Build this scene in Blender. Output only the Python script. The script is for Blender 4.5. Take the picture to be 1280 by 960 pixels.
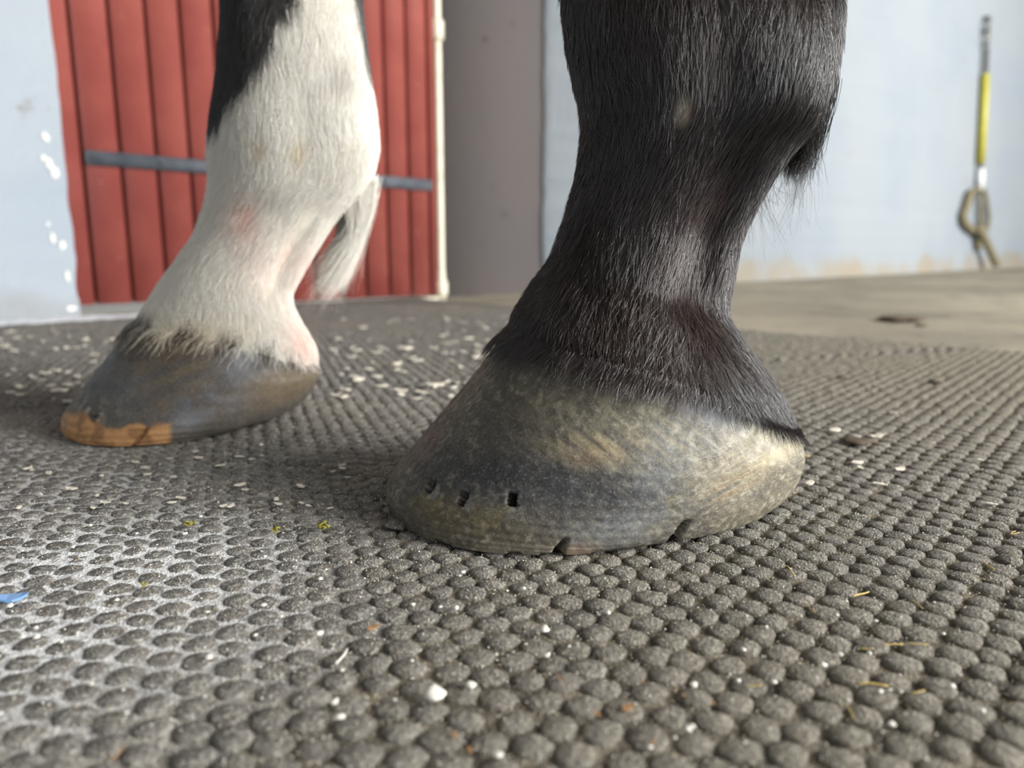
import bpy, bmesh, math, random
import numpy as np
from mathutils import Vector, Matrix

for o in list(bpy.data.objects):
    bpy.data.objects.remove(o, do_unlink=True)
SC = bpy.context.scene
COL = SC.collection
RNG = np.random.default_rng(7)
random.seed(7)

# ------------------------------------------------------------------ camera
CAM_H = 0.12
PITCH = math.radians(10.6)
FPX = 960.0
cd = bpy.data.cameras.new('camera')
cam = bpy.data.objects.new('camera', cd)
COL.objects.link(cam)
cam.location = (0, 0, CAM_H)
cam.rotation_euler = (math.radians(90) - PITCH, 0, 0)
cd.sensor_width = 36.0
cd.lens = 36.0 * FPX / 1280.0
cd.clip_start = 0.01
cd.clip_end = 60
cd.dof.use_dof = True
cd.dof.focus_distance = 0.315
cd.dof.aperture_fstop = 7.6
SC.camera = cam

# ------------------------------------------------------------------ light
w = bpy.data.worlds.new('daylight')
SC.world = w
w.use_nodes = True
bg = w.node_tree.nodes['Background']
bg.inputs['Color'].default_value = (0.90, 0.95, 1.0, 1)
bg.inputs['Strength'].default_value = 0.68

def area(name, loc, target, sx, sy, power, col):
    l = bpy.data.lights.new(name, 'AREA')
    l.shape = 'RECTANGLE'; l.size = sx; l.size_y = sy
    l.energy = power; l.color = col
    o = bpy.data.objects.new(name, l); COL.objects.link(o)
    o.location = loc
    o.rotation_euler = (Vector(target) - Vector(loc)).to_track_quat('-Z', 'Y').to_euler()
    return o
area('doorway_daylight', (3.8, -0.7, 1.45), (0.2, 0.6, 0.1), 2.4, 2.3, 430, (1.0, 0.985, 0.96))

SC.view_settings.view_transform = 'Standard'
SC.view_settings.look = 'None'
SC.view_settings.gamma = 1.0
SC.view_settings.use_curve_mapping = False
SC.view_settings.exposure = 0.3

# ------------------------------------------------------------------ maths helpers
def ray(x, y):
    dx = (x - 640) / FPX; dy = -(y - 480) / FPX
    return np.array([dx, math.cos(PITCH) + dy * math.sin(PITCH), -math.sin(PITCH) + dy * math.cos(PITCH)])

def ground(x, y, z=0.0):
    r = ray(x, y); k = (z - CAM_H) / r[2]
    return r * k + np.array([0, 0, CAM_H])

def on_plane(x, y, p0, n):
    r = ray(x, y); c = np.array([0, 0, CAM_H])
    k = np.dot(p0 - c, n) / np.dot(r, n)
    return c + r * k

def srgb(r, g, b, k=1.0):
    def f(c):
        c /= 255.0
        return (c / 12.92 if c <= 0.04045 else ((c + 0.055) / 1.055) ** 2.4) * k
    return np.array([f(r), f(g), f(b)])

def smooth(a, b, x):
    t = np.clip((x - a) / (b - a), 0, 1)
    return t * t * (3 - 2 * t)

def _hash(ix, iy, iz, seed):
    h = (ix.astype(np.int64) * 374761393 + iy.astype(np.int64) * 668265263 + iz.astype(np.int64) * 2147483647 + seed * 1274126177) & 0xffffffff
    h = ((h ^ (h >> 13)) * 1274126177) & 0xffffffff
    h = h ^ (h >> 16)
    return (h & 0xffff) / 65535.0

def vnoise(p, seed=0):
    p = np.asarray(p, float)
    i = np.floor(p).astype(np.int64); f = p - i
    f = f * f * (3 - 2 * f)
    r = 0
    for dx in (0, 1):
        wx = f[:, 0] if dx else 1 - f[:, 0]
        for dy in (0, 1):
            wy = f[:, 1] if dy else 1 - f[:, 1]
            for dz in (0, 1):
                wz = f[:, 2] if dz else 1 - f[:, 2]
                r = r + wx * wy * wz * _hash(i[:, 0] + dx, i[:, 1] + dy, i[:, 2] + dz, seed)
    return r

def fbm(p, seed=0, n=4):
    r = 0; a = 0.5; p = np.array(p, float); tot = 0
    for k in range(n):
        r = r + a * vnoise(p, seed + k * 17); tot += a; a *= 0.5; p = p * 2.03
    return r / tot

# ------------------------------------------------------------------ object helpers
def tag(o, label=None, cat=None, group=None, kind=None):
    if label: o['label'] = label
    if cat: o['category'] = cat
    if group: o['group'] = group
    if kind: o['kind'] = kind
    return o

def mesh_np(name, V, Fq):
    """numpy mesh: V (n,3), Fq list/array of faces of equal length, or list of arrays"""
    me = bpy.data.meshes.new(name)
    V = np.asarray(V, np.float32)
    if isinstance(Fq, np.ndarray): Fq = [Fq]
    Fq = [np.asarray(f, np.int32) for f in Fq if len(f)]
    idx = np.concatenate([f.ravel() for f in Fq])
    tot = np.concatenate([np.full(len(f), f.shape[1], np.int32) for f in Fq])
    st = np.concatenate([[0], np.cumsum(tot)[:-1]]).astype(np.int32)
    me.vertices.add(len(V)); me.vertices.foreach_set('co', V.ravel())
    me.loops.add(len(idx)); me.loops.foreach_set('vertex_index', idx)
    me.polygons.add(len(tot)); me.polygons.foreach_set('loop_start', st); me.polygons.foreach_set('loop_total', tot)
    me.update(calc_edges=True); me.validate()
    return me

def shade(me, flag=True):
    me.polygons.foreach_set('use_smooth', np.full(len(me.polygons), flag, bool)); me.update()

def link(name, me, mat=None, parent=None, loc=None):
    o = bpy.data.objects.new(name, me); COL.objects.link(o)
    if mat is not None and len(me.materials) == 0: me.materials.append(mat)
    if parent is not None: o.parent = parent
    if loc is not None: o.location = loc
    return o

def empty(name, loc=(0, 0, 0)):
    o = bpy.data.objects.new(name, None); COL.objects.link(o)
    o.empty_display_size = 0.05; o.location = loc
    return o

def box_me(name, x0, x1, y0, y1, z0, z1, bev=0.0):
    bm = bmesh.new()
    bmesh.ops.create_cube(bm, size=1)
    for v in bm.verts:
        v.co = Vector((x0 + (v.co.x + .5) * (x1 - x0), y0 + (v.co.y + .5) * (y1 - y0), z0 + (v.co.z + .5) * (z1 - z0)))
    if bev: bmesh.ops.bevel(bm, geom=bm.edges[:], offset=bev, segments=1, affect='EDGES')
    me = bpy.data.meshes.new(name); bm.to_mesh(me); bm.free()
    return me

def tube_arr(pts, rad, n=10, closed=False):
    pts = np.array(pts, float); m = len(pts)
    rad = np.full(m, rad) if np.isscalar(rad) else np.array(rad)
    V = []; up = np.array([0.3, 0.2, 0.93])
    prev = None
    for i in range(m):
        a = pts[(i - 1) % m] if (closed or i > 0) else pts[i]
        b = pts[(i + 1) % m] if (closed or i < m - 1) else pts[i]
        t = b - a; t /= (np.linalg.norm(t) + 1e-9)
        s = prev - t * np.dot(prev, t) if prev is not None else np.cross(t, up if abs(t[2]) < .9 else np.array([1., 0, 0]))
        s /= (np.linalg.norm(s) + 1e-9); prev = s
        q = np.cross(t, s)
        for k in range(n):
            th = 2 * math.pi * k / n
            V.append(pts[i] + rad[i] * (math.cos(th) * s + math.sin(th) * q))
    Fq = []
    for i in range(m if closed else m - 1):
        for k in range(n):
            Fq.append((i * n + k, i * n + (k + 1) % n, ((i + 1) % m) * n + (k + 1) % n, ((i + 1) % m) * n + k))
    tri = []
    if not closed:
        V.append(pts[0]); V.append(pts[-1]); c0 = m * n; c1 = c0 + 1
        for k in range(n):
            tri.append((c0, (k + 1) % n, k)); tri.append((c1, (m - 1) * n + k, (m - 1) * n + (k + 1) % n))
    return np.array(V), np.array(Fq), (np.array(tri) if tri else np.zeros((0, 3), int))

def tube(name, pts, rad, mat, parent, n=10, closed=False):
    V, q, t = tube_arr(pts, rad, n, closed)
    me = mesh_np(name, V, [q, t] if len(t) else [q]); shade(me)
    return link(name, me, mat, parent)

def spline(P, n):
    """Catmull-Rom resample of control rows P (m,d)"""
    P = np.asarray(P, float); m = len(P)
    E = np.vstack([2 * P[0] - P[1], P, 2 * P[-1] - P[-2]])
    t = np.linspace(0, m - 1 - 1e-9, n); i = t.astype(int); f = (t - i)[:, None]
    a, b, c, d = E[i], E[i + 1], E[i + 2], E[i + 3]
    return 0.5 * (2 * b + (c - a) * f + (2 * a - 5 * b + 4 * c - d) * f ** 2 + (3 * b - a - 3 * c + d) * f ** 3)

# ------------------------------------------------------------------ material helpers
class MT:
    def __init__(s, name):
        s.m = bpy.data.materials.new(name); s.m.use_nodes = True
        s.t = s.m.node_tree; s.n = s.t.nodes; s.b = s.n['Principled BSDF']
    def node(s, ty, **kw):
        nd = s.n.new(ty)
        for k, v in kw.items():
            if k in nd.inputs: s.put(nd.inputs[k], v)
            else: setattr(nd, k, v)
        return nd
    def put(s, inp, v):
        if isinstance(v, bpy.types.NodeSocket): s.t.links.new(v, inp)
        elif isinstance(v, (tuple, list, np.ndarray)):
            v = [float(x) for x in v]
            if inp.type == 'RGBA' and len(v) == 3: v.append(1)
            inp.default_value = v
        else: inp.default_value = v
    def co(s): return s.node('ShaderNodeNewGeometry').outputs['Position']
    def noise(s, scale, detail=4, rough=.55, vec=None, out='Fac'):
        n = s.node('ShaderNodeTexNoise', Scale=scale, Detail=detail, Roughness=rough)
        s.put(n.inputs['Vector'], vec if vec is not None else s.co())
        return n.outputs[out]
    def ramp(s, fac, stops):
        r = s.node('ShaderNodeValToRGB'); s.put(r.inputs[0], fac)
        e = r.color_ramp.elements
        while len(e) < len(stops): e.new(0.5)
        for i, (p, c) in enumerate(stops):
            e[i].position = p
            c = (c, c, c) if np.isscalar(c) else c
            e[i].color = (*[float(x) for x in c][:3], 1)
        return r.outputs[0]
    def mix(s, f, a, b):
        n = s.node('ShaderNodeMix', data_type='RGBA')
        s.put(n.inputs[0], f); s.put(n.inputs[6], a); s.put(n.inputs[7], b)
        return n.outputs[2]
    def math(s, op, a, b=0.0, clamp=False):
        n = s.node('ShaderNodeMath', operation=op, use_clamp=clamp)
        s.put(n.inputs[0], a); s.put(n.inputs[1], b); return n.outputs[0]
    def mapr(s, v, a, b, c=0., d=1.):
        n = s.node('ShaderNodeMapRange', interpolation_type='SMOOTHSTEP')
        for i, x in enumerate((v, a, b, c, d)): s.put(n.inputs[i], x)
        return n.outputs[0]
    def sep(s, v):
        n = s.node('ShaderNodeSeparateXYZ'); s.put(n.inputs[0], v); return n.outputs
    def mapping(s, v, scale=(1, 1, 1), rot=(0, 0, 0), loc=(0, 0, 0)):
        n = s.node('ShaderNodeMapping'); s.put(n.inputs['Vector'], v)
        n.inputs['Scale'].default_value = scale; n.inputs['Rotation'].default_value = rot; n.inputs['Location'].default_value = loc
        return n.outputs[0]
    def attr(s, name):
        return s.node('ShaderNodeAttribute', attribute_name=name)
    def bump(s, h, strength=.5, dist=.001):
        n = s.node('ShaderNodeBump', Strength=strength, Distance=dist); s.put(n.inputs['Height'], h)
        s.t.links.new(n.outputs[0], s.b.inputs['Normal'])
    def out(s, color=None, rough=None, spec=None, metal=None):
        if color is not None: s.put(s.b.inputs['Base Color'], color)
        if rough is not None: s.put(s.b.inputs['Roughness'], rough)
        if spec is not None: s.put(s.b.inputs['Specular IOR Level'], spec)
        if metal is not None: s.put(s.b.inputs['Metallic'], metal)
        return s.m

def dist_pt(m, x, y):
    n = m.node('ShaderNodeVectorMath', operation='DISTANCE')
    c = m.node('ShaderNodeCombineXYZ'); s = m.sep(m.co())
    m.t.links.new(s[0], c.inputs[0]); m.t.links.new(s[1], c.inputs[1])
    m.t.links.new(c.outputs[0], n.inputs[0]); n.inputs[1].default_value = (x, y, 0)
    return n.outputs['Value']

# ------------------------------------------------------------------ materials
def plaster(name, base, stain, low=True, speck=.5):
    m = MT(name)
    n1 = m.noise(3.0, 5); n2 = m.noise(14, 5, .65); n3 = m.noise(70, 3, .6)
    c = m.mix(m.mapr(n1, .35, .7), base, base * np.array([.90, .93, .97]))
    c = m.mix(m.mapr(n2, .62, .74, 0, speck), c, stain * .9)
    if low:
        z = m.sep(m.co())[2]
        k = m.math('ADD', m.mapr(z, .0, .16, .42, 0), m.math('MULTIPLY', m.noise(6, 4), .62))
        c = m.mix(m.mapr(k, .56, .80, 0, .7), c, stain)
    m.bump(m.math('ADD', n2, m.math('MULTIPLY', n3, .5)), .5, .004)
    return m.out(c, .85, .25)

M = {}
M['wall_white'] = plaster('white_plaster', srgb(148, 155, 161), srgb(148, 134, 108))
M['wall_pillar'] = plaster('pillar_plaster', srgb(150, 158, 166), srgb(126, 124, 118), True, .8)
M['wall_cement'] = plaster('cement_render', srgb(80, 75, 74), srgb(60, 55, 53), False, .9)

m = MT('red_paint')
n = m.noise(9, 4); f = m.noise(60, 4, .6)
c = m.mix(m.mapr(n, .35, .7), srgb(134, 68, 62), srgb(146, 78, 70))
c = m.mix(m.mapr(f, .66, .74, 0, .5), c, srgb(176, 124, 112))
m.bump(n, .15, .002)
M['red'] = m.out(c, .27, .5)
m = MT('red_groove'); M['red_dark'] = m.out(srgb(104, 34, 30), .6)
m = MT('blue_grey_steel'); n = m.noise(40, 4)
M['steel'] = m.out(m.mix(m.mapr(n, .4, .7), srgb(66, 72, 80), srgb(84, 88, 94)), .45, .5, .3)
m = MT('dark_bolt'); M['bolt'] = m.out(srgb(38, 40, 44), .5, .5, .4)
m = MT('cream_paint'); n = m.noise(30, 4)
M['cream'] = m.out(m.mix(m.mapr(n, .5, .75), srgb(214, 210, 190), srgb(184, 178, 156)), .5)
m = MT('added_ceiling_boards'); M['ceiling'] = m.out(m.mix(m.noise(4), srgb(150, 140, 125), srgb(120, 110, 98)), .9)
m = MT('white_chip'); M['chip'] = m.out(srgb(214, 214, 208), .8)

m = MT('concrete_floor')
n1 = m.noise(2.2, 5, .6); n2 = m.noise(9, 5, .65); n3 = m.noise(120, 3, .6)
c = m.mix(m.mapr(n1, .35, .68), srgb(150, 143, 126), srgb(122, 117, 104))
c = m.mix(m.mapr(n2, .54, .72, 0, .8), c, srgb(92, 88, 79))
c = m.mix(m.mapr(n3, .6, .8, 0, .35), c, srgb(170, 160, 138))
m.bump(m.math('ADD', n2, n3), .5, .003)
M['concrete'] = m.out(c, .85, .25)

def rubber(name, top):
    m = MT(name); p = m.co()
    n1 = m.noise(5, 4, .6); n2 = m.noise(60, 4, .65); n3 = m.noise(420, 3, .7); n4 = m.noise(1300, 2, .6)
    base = m.mix(m.mapr(n2, .35, .68), srgb(80, 79, 77), srgb(111, 109, 105))
    base = m.mix(m.mapr(n1, .42, .66, 0, .6), base, srgb(114, 109, 98))
    base = m.mix(m.mapr(n3, .48, .70, 0, .8), base, srgb(152, 149, 140))
    base = m.mix(m.mapr(n4, .57, .70, 0, .9), base, srgb(190, 186, 176))
    # pale lime and bedding dust that has settled in the grooves on the left
    d = m.math('ADD', dist_pt(m, -0.155, 0.245), m.math('MULTIPLY', m.math('SUBTRACT', n1, .5), .22))
    white = m.mapr(d, .035, .125, 1, 0)
    d2 = m.math('ADD', dist_pt(m, -0.30, 0.34), m.math('MULTIPLY', m.math('SUBTRACT', n1, .5), .3))
    white = m.math('MAXIMUM', white, m.mapr(d2, .06, .26, .75, 0))
    if top:
        c = m.mix(m.math('MULTIPLY', white, m.mapr(n3, .5, .66, .0, .4)), base, srgb(190, 192, 192))
        # sandy film on the right
        sand = m.mapr(m.math('ADD', dist_pt(m, .50, .72), m.math('MULTIPLY', n1, .3)), 0.2, .75, .65, 0)
        c = m.mix(sand, c, srgb(134, 128, 110))
        fg = m.mapr(m.math('ADD', dist_pt(m, .10, .14), m.math('MULTIPLY', n1, .2)), .08, .36, .38, 0)
        c = m.mix(fg, c, srgb(126, 119, 100))
    else:
        groove = m.mix(m.mapr(n2, .4, .66), srgb(80, 76, 68), srgb(138, 131, 115))
        c = m.mix(white, groove, m.mix(m.mapr(n3, .35, .6), srgb(172, 174, 175), srgb(222, 224, 224)))
    m.bump(m.math('ADD', m.math('MULTIPLY', n3, 1.0), m.math('MULTIPLY', n4, .5)), 1.0, .0020)
    return m.out(c, .8, .3)
M['mat_top'] = rubber('rubber_stud', True)
M['mat_groove'] = rubber('rubber_mat_groove', False)

m = MT('far_rubber')
vor = m.node('ShaderNodeTexVoronoi', Scale=92.0, feature='DISTANCE_TO_EDGE'); m.put(vor.inputs['Vector'], m.co())
n1 = m.noise(4, 4); n3 = m.noise(300, 3, .7)
c = m.mix(m.mapr(n1, .4, .65), srgb(88, 87, 84), srgb(108, 106, 100))
c = m.mix(m.mapr(n3, .52, .72, 0, .7), c, srgb(142, 139, 130))
c = m.mix(m.mapr(vor.outputs['Distance'], .0, .06, .45, 0), c, srgb(70, 68, 64))
m.bump(m.math('ADD', vor.outputs['Distance'], m.math('MULTIPLY', n3, .2)), .7, .002)
M['mat_far'] = m.out(c, .8, .3)
# ------------------------------------------------------------------ building axes
WANG = math.radians(37)
D1 = np.array([math.cos(WANG), math.sin(WANG), 0.0])     # along the wall, to the right
D2 = np.array([-math.sin(WANG), math.cos(WANG), 0.0])    # into the wall
P0 = ground(95, 391)                                     # foot of the door's left edge
def wpt(s, n, z): return P0 + D1 * s + D2 * n + np.array([0, 0, z])
def wall_px(x, y, n=0.0):
    p = on_plane(x, y, P0 + D2 * n, D2)
    return float(np.dot(p - P0, D1)), float(p[2])
WM = Matrix(((D1[0], D2[0], 0, P0[0]), (D1[1], D2[1], 0, P0[1]), (0, 0, 1, 0), (0, 0, 0, 1)))
def wall_obj(name, me, mat, parent=None):
    o = link(name, me, mat)
    if parent is None: o.matrix_world = WM
    else: o.parent = parent
    return o
FLOOR_Z = -0.0125

# ------------------------------------------------------------------ floor, ceiling
fl = link('floor', box_me('floor', -5, 6, -4, 8, FLOOR_Z - .1, FLOOR_Z), M['concrete'])
tag(fl, 'worn tan grey concrete stable floor behind the rubber mats', 'floor', kind='structure')
ce = wall_obj('ceiling', box_me('ceiling', -3.2, 5.5, -5.2, .2, 2.75, 2.85), M['ceiling'])  # unseen ceiling, added so light enters only from the open sides
tag(ce, 'unseen boarded ceiling added above the horse to block overhead sky light', 'ceiling', kind='structure')

# ------------------------------------------------------------------ walls
def rough_slab(name, s0, s1, n0, n1, z1, mat, left_rough, right_rough, seed):
    """a plaster slab whose exposed side edges wander like trowelled render"""
    nz = 90
    zs = np.linspace(FLOOR_Z, z1, nz) ** 1.0
    zs = FLOOR_Z + (z1 - FLOOR_Z) * (np.linspace(0, 1, nz) ** 1.7)
    q = np.stack([zs * 22, zs * 0 + seed, zs * 0], 1)
    wl = (fbm(q, seed) - .5) * left_rough; wr = (fbm(q, seed + 5) - .5) * right_rough
    V = []
    for i, z in enumerate(zs):
        V += [(s0 + wl[i], n0, z), (s1 + wr[i], n0, z), (s1 + wr[i], n1, z), (s0 + wl[i], n1, z)]
    Fq = []
    for i in range(nz - 1):
        for k in range(4):
            a = i * 4 + k; b = i * 4 + (k + 1) % 4
            Fq.append((a, b, b + 4, a + 4))
    Fq.append((3, 2, 1, 0)); e = (nz - 1) * 4; Fq.append((e, e + 1, e + 2, e + 3))
    return wall_obj(name, mesh_np(name, V, np.array(Fq)), mat)

wl = rough_slab('wall_left', -3.2, -0.002, -.06, .24, 2.75, M['wall_pillar'], 0, .008, 3)
tag(wl, 'pale blue grey plastered wall left of the red door', 'wall', kind='structure')
wc = rough_slab('wall_back', .735, 1.20, .085, .24, 2.75, M['wall_cement'], 0, 0, 5)
tag(wc, 'bare dark grey cement wall between red door and white wall', 'wall', kind='structure')
sL, _ = wall_px(688, 180, .06)
wr_ = rough_slab('wall_right', sL, 5.5, .06, .24, 2.75, M['wall_white'], .012, 0, 9)
tag(wr_, 'white plastered wall with tan damp stains along its foot', 'wall', kind='structure')
# flaked paint on the pillar edge
for k, (px, py, sz, hz) in enumerate([(57, 171, .012, .016), (55, 198, .010, .012), (62, 205, .010, .018), (69, 216, .012, .022), (60, 280, .006, .008), (66, 298, .008, .018), (78, 307, .010, .016), (84, 345, .007, .022), (92, 385, .016, .010)]):
    s, z = wall_px(px, py, -.061)
    s = min(s, -.006 - sz * .5)
    nn = 9; V = []
    for lay in (0, 1):
        for a in range(nn):
            rr = random.uniform(.65, 1.1)
            V.append((s + sz * .5 * rr * math.cos(a * 2 * math.pi / nn), -.0595 - lay * .002, z + hz * .5 * rr * math.sin(a * 2 * math.pi / nn)))
    bm = bmesh.new(); vs = [bm.verts.new(v) for v in V]
    bm.faces.new(vs[nn:])
    for a in range(nn): bm.faces.new((vs[a], vs[(a + 1) % nn], vs[nn + (a + 1) % nn], vs[nn + a]))
    bmesh.ops.recalc_face_normals(bm, faces=bm.faces[:])
    me = bpy.data.meshes.new('plaster_chip'); bm.to_mesh(me); bm.free()
    link('plaster_chip', me, M['chip'], wl)

# ------------------------------------------------------------------ red door
door = empty('door_1'); door.matrix_world = WM
tag(door, 'red painted plank door with a grey steel strap, behind the white leg', 'door', kind='structure')
GR = [-.022, .0325, .0905, .1475, .203, .259, .315, .371, .428, .484, .540, .594, .646, .696, .716]
for i in range(len(GR) - 1):
    a, b = GR[i] + .0018, GR[i + 1] - .0018
    z0 = .012 if i < 5 else .001
    ch = .0035; d0, d1 = 0.0, .022
    prof = [(a, d0 + ch), (a + ch, d0), (b - ch, d0), (b, d0 + ch), (b, d1), (a, d1)]
    V = [(x, y, z0) for x, y in prof] + [(x, y, 2.02) for x, y in prof]
    Fq = np.array([(k, (k + 1) % 6, 6 + (k + 1) % 6, 6 + k) for k in range(6)])
    caps = np.array([(5, 4, 3, 2, 1, 0), (6, 7, 8, 9, 10, 11)])
    link('board', mesh_np('board', V, [Fq, caps]), M['red'], door)
bkp = link('backing_panel', box_me('backing_panel', -.02, .716, .022, .036, .014, 2.02), M['red_dark'], door)
# steel strap, sagging slightly to the right
zl, zr = .2548, .2365
V = []
for s, zc in ((.036, zl), (.700, zr)):
    for y in (-.006, -.0005):
        V += [(s, y, zc - .0118), (s, y, zc + .0118)]
Fq = np.array([(0, 1, 5, 4), (2, 6, 7, 3), (1, 3, 7, 5), (0, 4, 6, 2), (0, 2, 3, 1), (4, 5, 7, 6)])
strap = link('strap', mesh_np('strap', V, Fq), M['steel'], door)
bm = bmesh.new(); bm.from_mesh(strap.data); bmesh.ops.bevel(bm, geom=bm.edges[:], offset=.001, segments=1, affect='EDGES'); bm.to_mesh(strap.data); bm.free()
strap['label'] = 'blue grey flat steel strap bolted across the boards'
for s in (.047, .152, .36, .585):
    bm = bmesh.new()
    bmesh.ops.create_cone(bm, segments=10, radius1=.0048, radius2=.003, depth=.004, cap_ends=True)
    bmesh.ops.rotate(bm, cent=(0, 0, 0), matrix=Matrix.Rotation(math.pi / 2, 3, 'X'), verts=bm.verts)
    bmesh.ops.translate(bm, vec=(s, -.0075, zl + (zr - zl) * (s - .036) / .664), verts=bm.verts)
    me = bpy.data.meshes.new('bolt'); bm.to_mesh(me); bm.free()
    link('bolt', me, M['bolt'], strap)
# pale pipe beside the door
pipe = empty('trim_1'); pipe.matrix_world = WM
tag(pipe, 'thin cream painted upright pipe at the right edge of the red door', 'trim', kind='structure')
tube('pipe', [(.727, .01, z) for z in (FLOOR_Z, .03, .06, 1.0, 2.0)], [.0105, .0105, .0085, .0085, .0085], M['cream'], pipe, 12)
tube('bracket', [(.727, .01, z) for z in (-.004, .0, .028, .032)], [.009, .0145, .0145, .009], M['cream'], pipe, 12)
tube('bracket', [(.727, .01, z) for z in (.535, .54, .575, .58)], [.009, .0145, .0145, .009], M['cream'], pipe, 12)
# pale door sill with daylight falling on it from outside
sill = wall_obj('trim_2', box_me('trim_2', -.02, .716, .0, .4, FLOOR_Z, -.0045, .001), M['cream'])
tag(sill, 'cream sill glowing in the gap under the red door', 'sill', kind='structure')

# ------------------------------------------------------------------ rubber mats
PIT = 0.0112; ORI = math.radians(-11)
EA = np.array([-.262, 1.66]); EB = np.array([.345, 1.04]); EC = np.array([1.35, .17])   # right-hand edge of the far mat
def right_of_edge(x, y):
    """True where the concrete begins"""
    xe = np.where(y > EB[1], EA[0] + (EA[1] - y) / (EA[1] - EB[1]) * (EB[0] - EA[0]), EB[0] + (EB[1] - y) / (EB[1] - EC[1]) * (EC[0] - EB[0]))
    return x > xe
SA = np.array([-.372, .548]); SD = np.array([math.cos(math.radians(20)), math.sin(math.radians(20))]); SN = np.array([-SD[1], SD[0]])
def seam(x, y): return (x - SA[0]) * SN[0] + (y - SA[1]) * SN[1]

def poly_slab(name, pts, z0, z1, mat, bev=.0015):
    bm = bmesh.new(); vs = [bm.verts.new((p[0], p[1], z1)) for p in pts]
    f = bm.faces.new(vs); f.normal_update()
    if f.normal.z < 0: f.normal_flip()
    r = bmesh.ops.extrude_face_region(bm, geom=[f])
    for v in r['geom']:
        if isinstance(v, bmesh.types.BMVert): v.co.z = z0
    bmesh.ops.recalc_face_normals(bm, faces=bm.faces[:])
    me = bpy.data.meshes.new(name); bm.to_mesh(me); bm.free(); me.materials.append(mat)
    return me
GZ = -0.0026
# seam end on the right edge
def seam_pt(k, off=0): return SA + SD * k + SN * off
ks = np.linspace(0, 2, 4000); pp = SA + ks[:, None] * SD
kend = ks[np.argmax(right_of_edge(pp[:, 0], pp[:, 1]))]
near_poly = [(-1.6, -1.3), (1.35, -1.3), tuple(EC), tuple(seam_pt(kend - .003, -.0014)), tuple(seam_pt(-1.2, -.0014))]
wl0 = wpt(-1.0, -.063, 0)[:2]; wl1 = wpt(.002, -.063, 0)[:2]; wl2 = wpt(.002, -.008, 0)[:2]
far_poly = [tuple(seam_pt(-1.2, .0014)), tuple(seam_pt(kend, .0014)), tuple(EB), tuple(wpt(.655, -.008, 0)[:2]), tuple(wl2), tuple(wl1), tuple(wl0)]
mat_near = empty('rubber_mat', (0, .3, GZ))
tag(mat_near, 'dark studded rubber stable mat under both hooves in the foreground', 'mat', 'stable mats')
mat_far = empty('rubber_mat', (-.3, 1.0, GZ))
tag(mat_far, 'darker rubber mat running back to the red door', 'mat', 'stable mats')
def child(name, me, parent, mat=None):
    o = link(name, me, mat, parent); o.matrix_parent_inverse = Matrix.Translation(-parent.location)
    return o
child('mat_sheet', poly_slab('mat_sheet', near_poly, FLOOR_Z + .0002, GZ, M['mat_far']), mat_near)
child('mat_sheet', poly_slab('mat_sheet', far_poly, FLOOR_Z + .0002, GZ, M['mat_far']), mat_far)

a1 = np.array([math.cos(ORI), math.sin(ORI)]) * PIT
a2 = np.array([math.cos(ORI + math.pi / 3), math.sin(ORI + math.pi / 3)]) * PIT
ii, jj = np.meshgrid(np.arange(-190, 190), np.arange(-60, 190)); ii = ii.ravel(); jj = jj.ravel()
pos = ii[:, None] * a1 + jj[:, None] * a2 + RNG.normal(0, .00058, (len(ii), 2))
X, Y = pos[:, 0], pos[:, 1]
keep = (Y > -.10) & (Y < 1.5) & (np.abs(X) < np.maximum(.20 + .74 * Y, .55)) & ((X - P0[0]) * D2[0] + (Y - P0[1]) * D2[1] < -.07) & ~right_of_edge(X + .006, Y + .004)
sd = seam(X, Y); keep &= np.abs(sd) > .0062
pos = pos[keep]; sd = sd[keep]; X, Y = pos[:, 0], pos[:, 1]
# unit stud variants: low pebble domes, flat worn tops
def stud_unit(seed, n=11):
    r = np.random.default_rng(seed); th = np.linspace(0, 2 * math.pi, n, endpoint=False)
    hexr = 1 + .03 * np.cos(6 * (th - ORI)) + .07 * np.cos(2 * th + r.uniform(0, 6)) + .05 * np.cos(3 * th + r.uniform(0, 6)) + r.normal(0, .03, n)
    lay = [(.0051, 0.0), (.0049, .0013), (.0041, .0020)]
    V = []
    for rr, z in lay:
        jit = 1 + r.normal(0, .02, n)
        for k in range(n): V.append((1.06 * rr * hexr[k] * jit[k] * math.cos(th[k]), .97 * rr * hexr[k] * jit[k] * math.sin(th[k]), z + (r.normal(0, .00016) if z else -.0002)))
    V.append((0, 0, .00215))
    Fq = [(l * n + k, l * n + (k + 1) % n, (l + 1) * n + (k + 1) % n, (l + 1) * n + k) for l in range(2) for k in range(n)]
    tr = [(2 * n + k, 2 * n + (k + 1) % n, 3 * n) for k in range(n)]
    return np.array(V), np.array(Fq), np.array(tr)
UN = [stud_unit(100 + k) for k in range(24)]
var = RNG.integers(0, 24, len(pos))
hz = RNG.uniform(.72, 1.0, len(pos)); sc = RNG.uniform(.90, 1.06, len(pos))
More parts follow.
